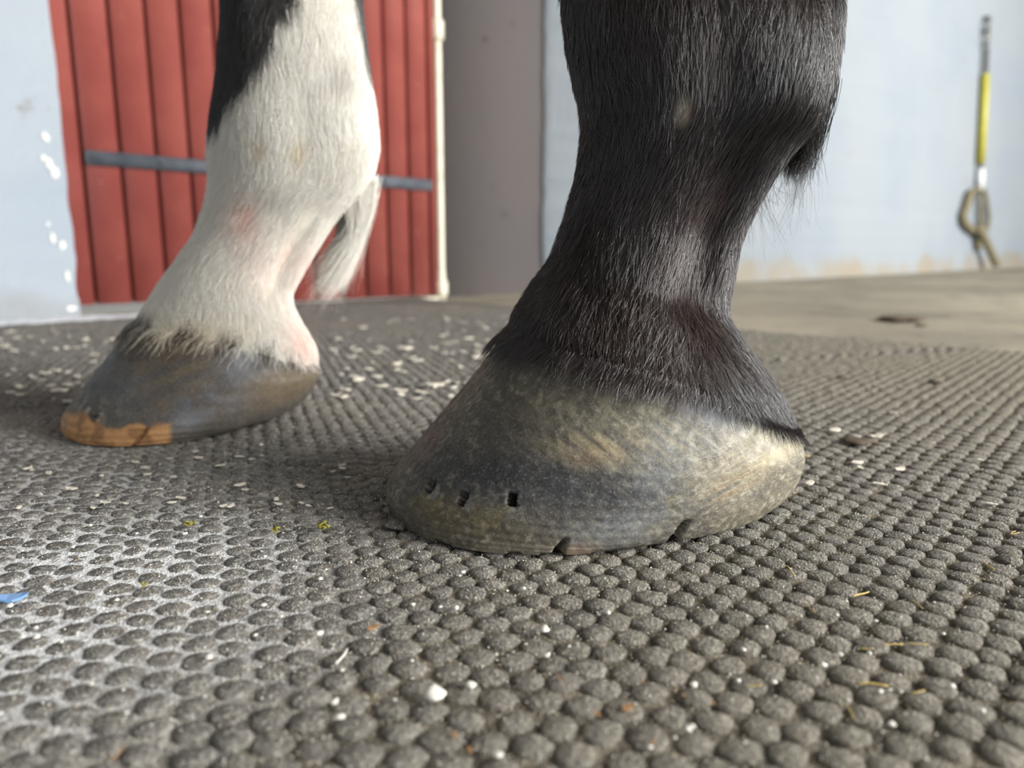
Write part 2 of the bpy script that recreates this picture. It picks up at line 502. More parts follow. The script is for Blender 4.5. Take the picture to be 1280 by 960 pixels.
# the 300 studs that show largest are parts of their own
inview = (np.abs(X) < .655 * Y * 1.0) & (Y > .165) & (sd < 0)
d = np.where(inview, np.hypot(X, Y), 9)
order = np.argsort(d); single = np.zeros(len(pos), bool); single[order[:300]] = True
meshes = []
for k in range(24):
    V, q, t = UN[k]; me = mesh_np('stud', V, [q, t]); shade(me); me.materials.append(M['mat_top']); meshes.append(me)
for i in np.where(single)[0]:
    o = bpy.data.objects.new('stud', meshes[var[i]]); COL.objects.link(o); o.parent = mat_near
    o.location = (X[i], Y[i] - .3, 0); o.scale = (sc[i], sc[i], hz[i])
def field(mask, parent):
    VV, QQ, TT, off = [], [], [], 0
    for k in range(24):
        sel = np.where(mask & (var == k))[0]
        if not len(sel): continue
        V, q, t = UN[k]; nv = len(V)
        P = V[None] * np.stack([sc[sel], sc[sel], hz[sel]], 1)[:, None, :]
        P[:, :, 0] += X[sel, None]; P[:, :, 1] += Y[sel, None]; P[:, :, 2] += GZ
        o = off + np.arange(len(sel)) * nv
        VV.append(P.reshape(-1, 3)); QQ.append((q[None] + o[:, None, None]).reshape(-1, 4)); TT.append((t[None] + o[:, None, None]).reshape(-1, 3))
        off += nv * len(sel)
    me = mesh_np('stud_field', np.concatenate(VV), [np.concatenate(QQ), np.concatenate(TT)]); shade(me)
    o = child('stud_field', me, parent, M['mat_top']); o['kind'] = 'stuff'
    return o
field(~single & (sd < 0), mat_near)
field(~single & (sd > 0), mat_far)

# dust and sand that has settled between the studs, thick and white at the left
gx, gy = np.meshgrid(np.arange(-.62, .62, .0035), np.arange(-.1, .95, .0035), indexing='ij'); sh = gx.shape
DP = np.stack([gx.ravel(), gy.ravel(), 0 * gx.ravel()], 1)
n1 = fbm(DP * 14, 91); n2 = fbm(DP * 120, 92)
dw = np.hypot(DP[:, 0] + .16, DP[:, 1] - .245) + (n1 - .5) * .16; dw2 = np.hypot(DP[:, 0] + .32, DP[:, 1] - .34) + (n1 - .5) * .2
whi = np.maximum(1 - smooth(.04, .14, dw), (1 - smooth(.08, .26, dw2)) * .85)
lev = .0002 + .0010 * whi + .0004 * smooth(.4, .65, n1) + .0006 * (n2 - .5)
DP[:, 2] = GZ + np.maximum(lev, -.0003)
ok = (seam(DP[:, 0], DP[:, 1]) < -.004) & ~right_of_edge(DP[:, 0] + .01, DP[:, 1])
i, j = np.meshgrid(np.arange(sh[0] - 1), np.arange(sh[1] - 1), indexing='ij'); i = i.ravel(); j = j.ravel()
fq = np.stack([i * sh[1] + j, (i + 1) * sh[1] + j, (i + 1) * sh[1] + j + 1, i * sh[1] + j + 1], 1)
fq = fq[ok[fq].all(1)]; used = np.unique(fq); rem = np.zeros(len(DP), int); rem[used] = np.arange(len(used))
me = mesh_np('groove_dust', DP[used], rem[fq]); shade(me)
gd = child('groove_dust', me, mat_near, M['mat_groove']); gd['kind'] = 'stuff'; gd['label'] = 'pale dust filling the grooves between studs'

# loose sand grains on the studs and in the grooves
def grains(n, smin, smax, ymin, ymax, seed):
    r = np.random.default_rng(seed)
    y = ymin + (ymax - ymin) * r.random(n * 3) ** 1.3; x = (r.random(n * 3) * 2 - 1) * (.08 + .70 * y)
    B = np.linalg.inv(np.stack([a1, a2], 1)); c = np.stack([x, y], 1) @ B.T
    best = np.full(len(x), 9.0)
    for da in (0, 1):
        for db in (0, 1):
            l = np.floor(c) + np.array([da, db]); q = l[:, :1] * a1 + l[:, 1:] * a2
            best = np.minimum(best, np.hypot(x - q[:, 0], y - q[:, 1]))
    top = best < .0042
    kp = ((~top) | (r.random(len(x)) < .45)) & ~right_of_edge(x + .01, y) & (seam(x, y) < -.004)
    x, y, top = x[kp][:n], y[kp][:n], top[kp][:n]; n = len(x)
    z = np.where(top, GZ + .00185, GZ + .0007 + r.random(n) * .0005)
    sz = r.uniform(smin, smax, n) * (.6 + y)
    O = np.array([(1, 0, 0), (0, 1, 0), (-1, 0, 0), (0, -1, 0), (0, 0, .8), (0, 0, -.8)], float)
    a = r.uniform(0, 6.28, n); ca, sa = np.cos(a), np.sin(a)
    V = O[None] * r.uniform(.55, 1.3, (n, 6, 1)) * sz[:, None, None]
    V = np.stack([V[..., 0] * ca[:, None] - V[..., 1] * sa[:, None] + x[:, None], V[..., 0] * sa[:, None] + V[..., 1] * ca[:, None] + y[:, None], V[..., 2] + z[:, None]], 2)
    T = np.array([(0, 1, 4), (1, 2, 4), (2, 3, 4), (3, 0, 4), (1, 0, 5), (2, 1, 5), (3, 2, 5), (0, 3, 5)])
    me = mesh_np('sand_grains', V.reshape(-1, 3), (T[None] + (np.arange(n) * 6)[:, None, None]).reshape(-1, 3))
    pal = np.array([srgb(166, 158, 138), srgb(196, 190, 176), srgb(222, 220, 212), srgb(120, 112, 94), srgb(70, 66, 60), srgb(150, 132, 92)])
    C = pal[r.choice(6, n, p=[.32, .2, .12, .18, .12, .06])]
    at = me.color_attributes.new('tint', 'FLOAT_COLOR', 'POINT'); A = np.ones((n * 6, 4), np.float32); A[:, :3] = np.repeat(C, 6, 0); at.data.foreach_set('color', A.ravel())
    return me
m = MT('sand'); M['sand'] = m.out(m.attr('tint').outputs['Color'], .8, .3)
sg = child('sand_grains', grains(42000, .00018, .00055, .10, .62, 5), mat_near, M['sand']); sg['kind'] = 'stuff'; sg['label'] = 'loose pale sand grains between the studs'

# ------------------------------------------------------------------ horse: profile planes
class Leg: pass
def make_leg(T, ang):
    L = Leg(); L.T = np.array([T[0], T[1], 0.0])
    L.e = np.array([math.cos(ang), math.sin(ang), 0.0])       # toe -> heel
    L.v = np.array([-math.sin(ang), math.cos(ang), 0.0])      # sideways, away from the viewer
    return L
def uz(L, x, y):
    p = on_plane(x, y, L.T, L.v); return np.array([np.dot(p - L.T, L.e), p[2]])
def uvz(L, A):
    A = np.asarray(A); return L.T + A[..., 0:1] * L.e + A[..., 1:2] * L.v + A[..., 2:3] * np.array([0, 0, 1.0])
def proj_profile(L, P):
    """local profile coordinates of world points, expressed on a drawing scale of the profile plane"""
    q = P - L.T; u = q @ L.e; z = P[:, 2]
    S = L.T + u[:, None] * L.e; S[:, 2] = z
    c = S - np.array([0, 0, CAM_H]); cp, sp = math.cos(PITCH), math.sin(PITCH)
    zc = c[:, 1] * cp - c[:, 2] * sp; yc = c[:, 1] * sp + c[:, 2] * cp
    return 640 + FPX * c[:, 0] / zc, 480 - FPX * yc / zc

NEAR = make_leg((-.0565, .352), math.radians(3))
tg = ground(77, 538); FAR = make_leg((tg[0], tg[1]), math.radians(27))

near_front = [(488, 620), (484, 606), (492, 588), (512, 566), (545, 526), (575, 491), (608, 451), (641, 411)]
near_back = [(900, 622), (938, 612), (964, 600), (979, 585), (987, 570), (990, 556), (988, 542), (981, 527)]
far_front = [(78, 538), (75, 529), (80, 516), (92, 500), (112, 475), (132, 450), (152, 425), (172, 401)]
far_back = [(338, 512), (355, 507), (370, 499), (382, 488), (390, 478), (395, 468), (396, 461), (393, 452)]
far_back = [(335, 0)] + far_back[1:]

def hoof_surface(L, front, back, bw, nphi, nt, heel_ground=None, rise=.006):
    Fp = np.array([uz(L, *p) for p in front]); Bp = np.array([uz(L, *p) for p in back])
    if heel_ground is not None: Bp[0] = heel_ground
    Fp[0, 1] = 0.0; Bp[0, 1] = 0.0
    fs = spline(Fp, nt); bs = spline(Bp, nt)
    fs[:, 1] = np.maximum(fs[:, 1], 0); bs[:, 1] = np.maximum(bs[:, 1], 0)
    ws = spline(np.array(bw)[:, None], nt)[:, 0]
    ph = np.linspace(0, 2 * math.pi, nphi, endpoint=False)
    t = np.linspace(0, 1, nt)
    cph = np.cos(ph); sph = np.sin(ph)
    k = (1 - cph) / 2                                       # 0 toe, 1 heel
    U = fs[:, 0:1] * (1 - k) + bs[:, 0:1] * k
    Z = fs[:, 1:2] * (1 - k) + bs[:, 1:2] * k
    Z = Z + rise * (t[:, None] ** 2) * (np.sin(np.pi * np.clip(k * 1.05, 0, 1)) ** 1.3)[None]
    shape = np.sign(sph) * np.abs(sph) ** np.where(cph < 0, .92 - .14 * np.abs(cph), .92) * (1 + .10 * cph - .02)
    Vv = -ws[:, None] * shape[None]
    # cleft between the bulbs of the heel
    dh = np.abs(((ph - math.pi + math.pi) % (2 * math.pi)) - math.pi)
    U = U - .012 * np.exp(-(dh / .16) ** 2)[None] * smooth(.05, .5, t)[:, None]
    # swelling of the heel bulb on each side
    hb = .6 * np.exp(-((k - .86) / .11) ** 2)[None] * np.exp(-((t - .78) / .22) ** 2)[:, None]
    Vv = Vv * (1 + .10 * hb)
    return np.stack([U, Vv, Z], 2), t, ph

def grid_faces(nr, nc):
    i, j = np.meshgrid(np.arange(nr - 1), np.arange(nc), indexing='ij'); i = i.ravel(); j = j.ravel(); j2 = (j + 1) % nc
    return np.stack([i * nc + j, i * nc + j2, (i + 1) * nc + j2, (i + 1) * nc + j], 1)

def set_cols(me, C):
    at = me.color_attributes.new('tint', 'FLOAT_COLOR', 'POINT')
    A = np.ones((len(me.vertices), 4), np.float32); A[:, :3] = C
    at.data.foreach_set('color', A.ravel())

m = MT('horn')
at = m.attr('tint'); n2 = m.noise(900, 3, .7); n3 = m.noise(160, 4, .65)
c = m.mix(m.mapr(n2, .5, .74, 0, .3), at.outputs['Color'], srgb(158, 154, 142))
c = m.mix(m.mapr(n2, .46, .28, 0, .45), c, srgb(40, 38, 35))
m.bump(m.math('ADD', n2, n3), .35, .0006)
M['horn'] = m.out(c, m.mapr(n3, .35, .7, .50, .74), .4)

def normals(G, closed=True):
    dphi = np.roll(G, -1, 1) - np.roll(G, 1, 1)
    dt = np.gradient(G, axis=0)
    n = np.cross(dphi, dt); n /= (np.linalg.norm(n, axis=2, keepdims=True) + 1e-12)
    return n

def blob(px, py, x, y, rx, ry, rot=0.0):
    c, s = math.cos(math.radians(rot)), math.sin(math.radians(rot))
    dx, dy = px - x, py - y
    a = (dx * c + dy * s) / rx; b = (-dx * s + dy * c) / ry
    return np.exp(-(a * a + b * b))

def lerp(C, col, f):
    return C + (np.asarray(col) - C) * np.clip(f, 0, 1)[:, None]

def build_hoof(name, L, front, back, bw, nphi, nt, painter, displ, heel_ground, parent):
    G, t, ph = hoof_surface(L, front, back, bw, nphi, nt, heel_ground)
    W = uvz(L, G)
    N = normals(W)
    ctr = W.mean(axis=(0, 1)); 
    if (N[nt // 3, 0] @ (W[nt // 3, 0] - ctr)) < 0: N = -N
    T2 = np.repeat(t[:, None], nphi, 1).ravel(); P2 = np.repeat(ph[None], nt, 0).ravel()
    # place stains and marks in the hoof's own side view
    side = G.copy().reshape(-1, 3)
    Wf = W.reshape(-1, 3); Nf = N.reshape(-1, 3)
    d = displ(Wf, T2, P2, L)
    Wd = Wf + Nf * d[:, None]
    Wd[:, 2] = np.maximum(Wd[:, 2], .0)
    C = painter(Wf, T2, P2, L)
    # sole and top caps
    Fq = grid_faces(nt, nphi)
    base = Wd[:nphi].mean(0); base[2] = .0015
    ins = Wd[:nphi] * .93 + base * .07; ins[:, 2] = .0012
    top = Wd[-nphi:].mean(0); top[2] += .004
    V = np.vstack([Wd, ins, base[None], top[None]])
    o1 = len(Wd); ib = o1 + nphi; it = ib + 1
    k = np.arange(nphi); k2 = (k + 1) % nphi
    Fr = np.stack([k2, k, o1 + k, o1 + k2], 1)
    Tb = np.stack([np.full(nphi, ib), o1 + k2, o1 + k], 1)
    e = (nt - 1) * nphi
    Tt = np.stack([np.full(nphi, it), e + k, e + k2], 1)
    if np.cross(Wd[Fq[0, 1]] - Wd[Fq[0, 0]], Wd[Fq[0, 3]] - Wd[Fq[0, 0]]) @ Nf[0] < 0:
        Fq = Fq[:, ::-1]; Fr = Fr[:, ::-1]; Tb = Tb[:, ::-1]; Tt = Tt[:, ::-1]
    me = mesh_np(name, V, [np.vstack([Fq, Fr]), np.vstack([Tb, Tt])]); shade(me)
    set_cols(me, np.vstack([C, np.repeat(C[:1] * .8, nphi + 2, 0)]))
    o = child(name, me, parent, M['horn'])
    return o, W, N

def side_map(L, P):
    """drawing coordinates for marks on one flank of the leg; the other flank mirrors them"""
    q = P - L.T; u = q @ L.e; v = -np.abs(q @ L.v); z = P[:, 2]
    S = L.T + u[:, None] * L.e + v[:, None] * L.v; S[:, 2] = z
    c = S - np.array([0, 0, CAM_H]); cp, sp = math.cos(PITCH), math.sin(PITCH)
    zc = c[:, 1] * cp - c[:, 2] * sp; yc = c[:, 1] * sp + c[:, 2] * cp
    return 640 + FPX * c[:, 0] / zc, 480 - FPX * yc / zc

HOLES = [(537, 607, 4.8, 9, 30), (578, 622, 5.4, 10, 22), (640, 624, 6.0, 9.5, 8)]
def near_displ(W, T, P, L):
    x, y = side_map(L, W)
    d = .00010 * np.sin(T * 95 + 5 * fbm(W * 30, 3)) * smooth(0, .2, T) * (1 - smooth(.8, 1, T)) * smooth(-.6, .2, np.cos(P))
    d += .0010 * (fbm(W * 70, 5) - .5) + .0005 * (fbm(W * 400, 6, 2) - .5)
    d += .0012 * np.exp(-((T - .93) / .045) ** 2) * smooth(-.3, .4, np.cos(P))          # coronary ridge
    front = (np.sin(P) > 0); n_ = fbm(W * 220, 7)
    for hx, hy, rx, ry, rot in HOLES:
        c, s = math.cos(math.radians(rot)), math.sin(math.radians(rot))
        a = ((x - hx) * c + (y - hy) * s) / rx; b = (-(x - hx) * s + (y - hy) * c) / ry
        r = np.maximum(np.abs(a), np.abs(b)) + .12 * (vnoise(W * 900, 2) - .5)
        d -= front * .0085 * (1 - smooth(.72, 1.0, r))
        d -= front * .0007 * (1 - smooth(1.0, 2.0, np.hypot(a, b))) * (vnoise(W * 500, 4) > .4)
    # chipped wall edge and the split by the quarter
    d -= front * .006 * (1 - smooth(.1, 1.0, np.abs((x - 698 - (690 - y) * .55 + 8 * (n_ - .5)) / (7 + (y - 680) * .2)))) * smooth(668, 690, y)
    d -= front * .006 * (1 - smooth(.1, 1.0, np.abs((x - 848 + (668 - y) * -.8 + 8 * (n_ - .5)) / 8))) * smooth(648, 662, y)
    d -= .0014 * (1 - smooth(.0, .06, T)) * (fbm(W * 140, 8) > .5)
    return d

def near_paint(W, T, P, L):
    x, y = side_map(L, W)
    n1 = fbm(W * 45, 11); n2 = fbm(W * 160, 12); n3 = fbm(W * 520, 13, 3)
    # fine streaks running with the horn tubules and with the swipes of the rasp
    st = np.stack([(x * .8 + y * .6) * .012, (-x * .6 + y * .8) * .20, W[:, 1] * 20], 1); rasp = fbm(st, 14, 3)
    st2 = np.stack([(x * .86 - y * .5) * .30, (x * .5 + y * .86) * .018, W[:, 1] * 20], 1); tub = fbm(st2, 15, 3)
    st3 = np.stack([(x * .88 - y * .48) * .022, (x * .48 + y * .88) * .24, W[:, 1] * 20], 1); hay = fbm(st3, 16, 3)
    C = np.tile(srgb(80, 76, 69), (len(W), 1))
    C = lerp(C, srgb(102, 97, 83), smooth(.42, .62, n1))
    C = lerp(C, srgb(84, 78, 66), blob(x, y, 600, 470, 70, 60, -50) * 1.1)
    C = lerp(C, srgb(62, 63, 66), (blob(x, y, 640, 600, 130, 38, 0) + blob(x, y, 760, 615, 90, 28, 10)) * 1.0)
    C = lerp(C, srgb(112, 108, 92), blob(x, y, 745, 510, 110, 34, 14) * smooth(.38, .6, n2) * 1.1)
    C = lerp(C, srgb(146, 134, 104), blob(x, y, 765, 562, 75, 20, 2) * smooth(.36, .58, rasp) * 1.1)
    C = lerp(C, srgb(128, 106, 86), blob(x, y, 740, 572, 28, 11, 0) * .6)
    C = lerp(C, srgb(118, 122, 126), (blob(x, y, 835, 570, 34, 55, 30) + blob(x, y, 770, 660, 70, 20, -14)) * (.45 + .4 * smooth(.4, .62, hay)))  # bluish horn with a highlight painted in near the quarter
    C = lerp(C, srgb(160, 168, 176), blob(x, y, 905, 512, 40, 16, 12) * 1.1 * (.6 + .6 * n1))  # blue grey heel bulge, its shine painted into the colour
    C = lerp(C, srgb(148, 146, 132), blob(x, y, 945, 540, 36, 26, 30) * .8 * (.5 + n1))
    C = lerp(C, srgb(132, 123, 100), (blob(x, y, 925, 590, 60, 30, -38) * 1.15) * (.35 + .8 * smooth(.35, .6, hay)))
    C = lerp(C, srgb(158, 149, 118), blob(x, y, 965, 572, 32, 9, -25) * .9)
    C = lerp(C, srgb(112, 88, 56), blob(x, y, 915, 605, 50, 12, -38) * smooth(.5, .66, hay) * .8)
    C = lerp(C, srgb(96, 82, 58), blob(x, y, 560, 645, 60, 22, 18) * .8)
    C = lerp(C, srgb(82, 74, 60), blob(x, y, 640, 672, 110, 12, 8) * .7)
    yel = smooth(.56, .66, n2) * (blob(x, y, 640, 650, 28, 16, -25) + blob(x, y, 706, 643, 30, 8, -8) + blob(x, y, 560, 640, 45, 24, 20) * .6 + blob(x, y, 830, 625, 24, 12, 0) * .7)
    C = lerp(C, srgb(126, 117, 72), yel * 1.0)
    C = lerp(C, srgb(138, 118, 98), blob(x, y, 722, 690, 24, 8, 0) * .8)
    # smooth brown band right under the hair, pale speckled line below it
    C = lerp(C, srgb(78, 70, 60), smooth(.90, .95, T) * (x < 800))
    C = lerp(C, srgb(124, 120, 102), np.exp(-((T - .865) / .02) ** 2) * (x < 830) * smooth(.4, .6, n2) * .8)
    C = lerp(C, srgb(150, 144, 120), smooth(.60, .74, rasp) * .5 * smooth(660, 760, x))
    C = lerp(C, srgb(128, 124, 110), smooth(.64, .76, tub) * .22)
    C = lerp(C, srgb(44, 43, 42), smooth(.62, .74, 1 - tub) * .2)
    C = lerp(C, srgb(120, 84, 88), blob(x, y, 535, 555, 30, 9, -52) * .5)
    HOLE_SHADE = []
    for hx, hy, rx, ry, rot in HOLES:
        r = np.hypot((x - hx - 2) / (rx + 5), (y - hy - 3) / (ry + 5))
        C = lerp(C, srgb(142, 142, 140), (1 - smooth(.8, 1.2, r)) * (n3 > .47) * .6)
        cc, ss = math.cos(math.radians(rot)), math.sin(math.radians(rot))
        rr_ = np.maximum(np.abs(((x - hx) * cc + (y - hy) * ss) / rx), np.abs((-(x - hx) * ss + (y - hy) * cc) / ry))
        HOLE_SHADE.append((1 - smooth(.75, .95, rr_)))
    C = lerp(C, srgb(150, 145, 126), smooth(.58, .70, n3) * .45 * smooth(.35, .6, n1))
    # thin scratches and clinging hay fibres
    ln1 = 1 - smooth(.0, .018, np.abs(hay - .47)); ln2 = 1 - smooth(.0, .016, np.abs(rasp - .52)); ln3 = 1 - smooth(0, .016, np.abs(hay - .58))
    C = lerp(C, srgb(178, 172, 150), np.clip(ln1 + ln3, 0, 1) * .5 * smooth(780, 880, x))
    C = lerp(C, srgb(168, 162, 140), ln2 * .4 * smooth(640, 740, x) * (1 - smooth(860, 930, x)))
    C = lerp(C, srgb(160, 168, 178), blob(x, y, 900, 514, 36, 14, 14) * .7)  # painted highlight on the heel bulge
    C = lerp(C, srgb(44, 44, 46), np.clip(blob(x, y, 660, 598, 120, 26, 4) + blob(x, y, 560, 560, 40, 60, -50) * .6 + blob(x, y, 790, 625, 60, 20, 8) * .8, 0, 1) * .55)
    C = C * ((.55 + .52 * n3) * (1 + .25 * smooth(860, 960, x)))[:, None]  # heel end brightened in the colour, as lit from the right
    for dd in HOLE_SHADE: C = lerp(C, srgb(30, 27, 24), dd * (np.sin(P) > 0))  # shade inside the nail holes painted as a dark colour
    return C

def far_displ(W, T, P, L):
    x, y = side_map(L, W)
    d = .00018 * np.sin(T * 60 + 5 * fbm(W * 30, 3)) * smooth(-.5, .3, np.cos(P)) + .0014 * (fbm(W * 60, 5) - .5)
    d -= .003 * (1 - smooth(.0, 1.0, np.hypot((x - 118) / 16, (y - 522) / 9))) * (fbm(W * 250, 9) > .45)
    d -= .003 * (1 - smooth(.3, 1.0, np.abs((x - 176 - (545 - y) * .8) / 4))) * smooth(532, 540, y)
    return d

def far_paint(W, T, P, L):
    x, y = side_map(L, W)
    n1 = fbm(W * 45, 21); n2 = fbm(W * 150, 22); n3 = fbm(W * 420, 23, 3)
    st = np.stack([(x * .9 - y * .43) * .012, (x * .43 + y * .9) * .16, W[:, 1] * 10], 1); band = fbm(st, 24, 3)
    C = np.tile(srgb(72, 68, 64), (len(W), 1))
    C = lerp(C, srgb(92, 80, 64), smooth(.42, .62, band) * (.4 + .6 * blob(x, y, 220, 440, 90, 40)))
    C = lerp(C, srgb(96, 82, 62), blob(x, y, 225, 425, 70, 22, 12) * .9)
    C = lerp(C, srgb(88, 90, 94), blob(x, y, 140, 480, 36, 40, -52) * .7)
    C = lerp(C, srgb(96, 100, 108), blob(x, y, 300, 450, 30, 26, 10) * .8 + blob(x, y, 260, 505, 44, 18, -20) * smooth(.35, .6, n2))  # grey blue quarter horn, with a light blue sheen painted above it
    C = lerp(C, srgb(120, 124, 130), (blob(x, y, 310, 440, 24, 7, 20) + blob(x, y, 240, 525, 28, 9, -20)) * .7)  # brighter core of the painted sheen and of the grey blue quarter
    C = lerp(C, srgb(92, 78, 56), blob(x, y, 350, 482, 50, 18, -15) * 1.0)
    thr = np.interp(x, [70, 105, 116, 128, 150, 178, 184, 214, 222], [512, 516, 522, 533, 533, 527, 534, 529, 548])
    toe = smooth(-3, 4, y - thr + 16 * (n2 - .5) + 8 * (n1 - .5)) * (1 - smooth(208, 218, x))
    C = lerp(C, lerp(np.tile(srgb(170, 126, 80), (len(W), 1)), srgb(132, 94, 58), smooth(.45, .65, n2)), toe)
    C = lerp(C, srgb(150, 144, 128), blob(x, y, 122, 513, 22, 11, 20) * smooth(.42, .55, n2) * 1.3 * (1 - toe))
    C = lerp(C, srgb(140, 134, 122), (1 - smooth(.0, .07, T)) * smooth(215, 240, x) * .6)
    C = C * (.78 + .44 * n3)[:, None]
    return C

# ------------------------------------------------------------------ the horse
horse = empty('horse', (0.0, .42, 0))
tag(horse, 'piebald horse standing on the mat, one black leg and one white leg in view', 'horse')
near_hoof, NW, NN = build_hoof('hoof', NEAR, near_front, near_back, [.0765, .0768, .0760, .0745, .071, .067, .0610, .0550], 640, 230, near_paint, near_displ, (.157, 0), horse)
near_hoof['label'] = 'dark grey unshod hoof of the black leg with three nail holes'
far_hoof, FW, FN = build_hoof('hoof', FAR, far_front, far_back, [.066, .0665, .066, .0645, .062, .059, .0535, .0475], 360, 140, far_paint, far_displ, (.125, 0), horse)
far_hoof['label'] = 'dark hoof of the white leg with amber worn toe edge'

near_pairs = [((639, 411), (983, 530), .0575), ((646, 390), (966, 494), .0535), ((667, 359), (932, 444), .0480), ((689, 328), (900, 396), .0425),
    ((703, 294), (905, 348), .0395), ((714, 262), (917, 298), .0385), ((725, 222), (944, 244), .0405), ((731, 178), (975, 196), .045),
    ((731, 142), (1009, 160), .0485), ((722, 100), (1026, 110), .0505), ((713, 55), (1036, 50), .050), ((707, 5), (1037, 0), .047)]
near_up = [(.080, .193, .248, .250, .043), (.086, .186, .285, .285, .037), (.096, .178, .34, .34, .033), (.097, .176, .43, .43, .034), (.086, .20, .52, .52, .046), (.05, .215, .62, .60, .055)]
far_pairs = [((171, 402), (394, 462), .0515), ((184, 381), (391, 432), .047), ((204, 350), (372, 400), .0425), ((224, 322), (362, 372), .039),
    ((241, 297), (374, 344), .037), ((251, 274), (394, 310), .037), ((258, 250), (418, 275), .039), ((262, 222), (452, 242), .043),
    ((260, 190), (468, 196), .046), ((263, 150), (466, 152), .0465), ((270, 102), (459, 103), .045), ((275, 52), (453, 52), .041), ((277, 0), (448, 0), .037)]
far_up = [(.116, .202, .31, .318, .035), (.113, .196, .37, .37, .034), (.106, .192, .44, .44, .035), (.09, .21, .53, .53, .047), (.055, .225, .63, .61, .056)]

def leg_controls(L, pairs, up):
    R = []
    for f, b, wd in pairs:
        F = uz(L, *f); B = uz(L, *b); R.append((F[0], F[1], B[0], B[1], wd))
    # ring (front u, back u, front z, back z, width) measured straight from the foot for the part above the frame
    for fu, bu, fz, bz, wd in up: R.append((fu, fz, bu, bz, wd))
    return np.array(R)

def leg_grid(L, R, nr, nphi, npast):
    """npast = number of control rows that belong to pastern (get the tendon groove)"""
    S = spline(R, nr); ph = np.linspace(0, 2 * math.pi, nphi, endpoint=False)
    k = (1 - np.cos(ph)) / 2; s = np.sin(ph)
    U = S[:, 0:1] * (1 - k) + S[:, 2:3] * k; Z = S[:, 1:2] * (1 - k) + S[:, 3:4] * k
    f = np.linspace(0, len(R) - 1, nr)
    past = np.exp(-((f - 4.6) / 1.9) ** 2)
    fet = np.exp(-((f - 8.6) / 1.6) ** 2)
    sh = np.sign(s) * np.abs(s) ** .95
    Vv = -S[:, 4:5] * sh[None]
    pa = np.where(ph > math.pi, 2 * math.pi - ph, ph)
    Vv = Vv * (1 - .20 * past[:, None] * np.exp(-((pa - 2.0) / .26) ** 2)[None] + .10 * past[:, None] * np.exp(-((pa - 2.5) / .25) ** 2)[None])
    Vv = Vv * (1 + .10 * fet[:, None] * np.exp(-((pa - 2.15) / .35) ** 2)[None] - .07 * fet[:, None] * np.exp(-((pa - 1.45) / .22) ** 2)[None])
    rim = np.clip(1 - f / 3.0, 0, 1)[:, None]
    Vv = Vv * (1 + .085 * np.cos(ph)[None] * rim)
    Z = Z + .006 * rim * (np.sin(np.pi * np.clip(k * 1.05, 0, 1)) ** 1.3)[None]
    A = np.stack([U, Vv, Z], 2)
    return uvz(L, A), f

NR, NPH = 200, 96
Rn = leg_controls(NEAR, near_pairs, near_up); Rf = leg_controls(FAR, far_pairs, far_up)
GN, fN = leg_grid(NEAR, Rn, NR, NPH, 8); GF, fF = leg_grid(FAR, Rf, NR, NPH, 8)

def loft_closed(bm, G):
    nr, nc, _ = G.shape
    vs = [[bm.verts.new(p) for p in row] for row in G]
    for i in range(nr - 1):
        for j in range(nc):
            bm.faces.new((vs[i][j], vs[i][(j + 1) % nc], vs[i + 1][(j + 1) % nc], vs[i + 1][j]))
    bm.faces.new(vs[0][::-1]); bm.faces.new(vs[-1])

bm = bmesh.new()
for L, G, f, nct in ((NEAR, GN, fN, len(Rn)), (FAR, GF, fF, len(Rf))):
    loft_closed(bm, np.concatenate([(G[:1] - G[:1].mean(1, keepdims=True)) * .93 + G[:1].mean(1, keepdims=True) - np.array([0, 0, .003]), G], 0)[::2])
# hock, gaskin, trunk and forelegs: above and beside the picture, they shade the floor
HD = np.array([-math.cos(math.radians(14)), -math.sin(math.radians(14)), 0.0]); HS = np.array([-HD[1], HD[0], 0.0]); ZZ = np.array([0, 0, 1.0])
def ell_loft(cs):
    rows = []
    S = spline(np.array(cs, float), 40)
    for c in S:
        th = np.linspace(0, 2 * math.pi, 32, endpoint=False)
        rows.append(c[None, :3] + np.cos(th)[:, None] * c[3] * HD + np.sin(th)[:, None] * c[4] * HS)
    loft_closed(bm, np.array(rows))
hipc = (NEAR.T + NEAR.e * .14 + FAR.T + FAR.e * .15) / 2
for L, sgn in ((NEAR, 1), (FAR, -1)):
    b0 = L.T + L.e * .137 + ZZ * .56
    hip = hipc + HD * -.10 + ZZ * 1.08
    side = (b0 - hipc); side = side - side @ HD * HD; side[2] = 0
    st = hipc + HD * .10 + side * .9 + ZZ * .88
    ell_loft([(*b0, .07, .05), (*(b0 * .7 + st * .3 + ZZ * 0), .085, .06), (*st, .17, .10), (*(st + ZZ * .2 - HD * .08 - side * .2), .22, .14)])
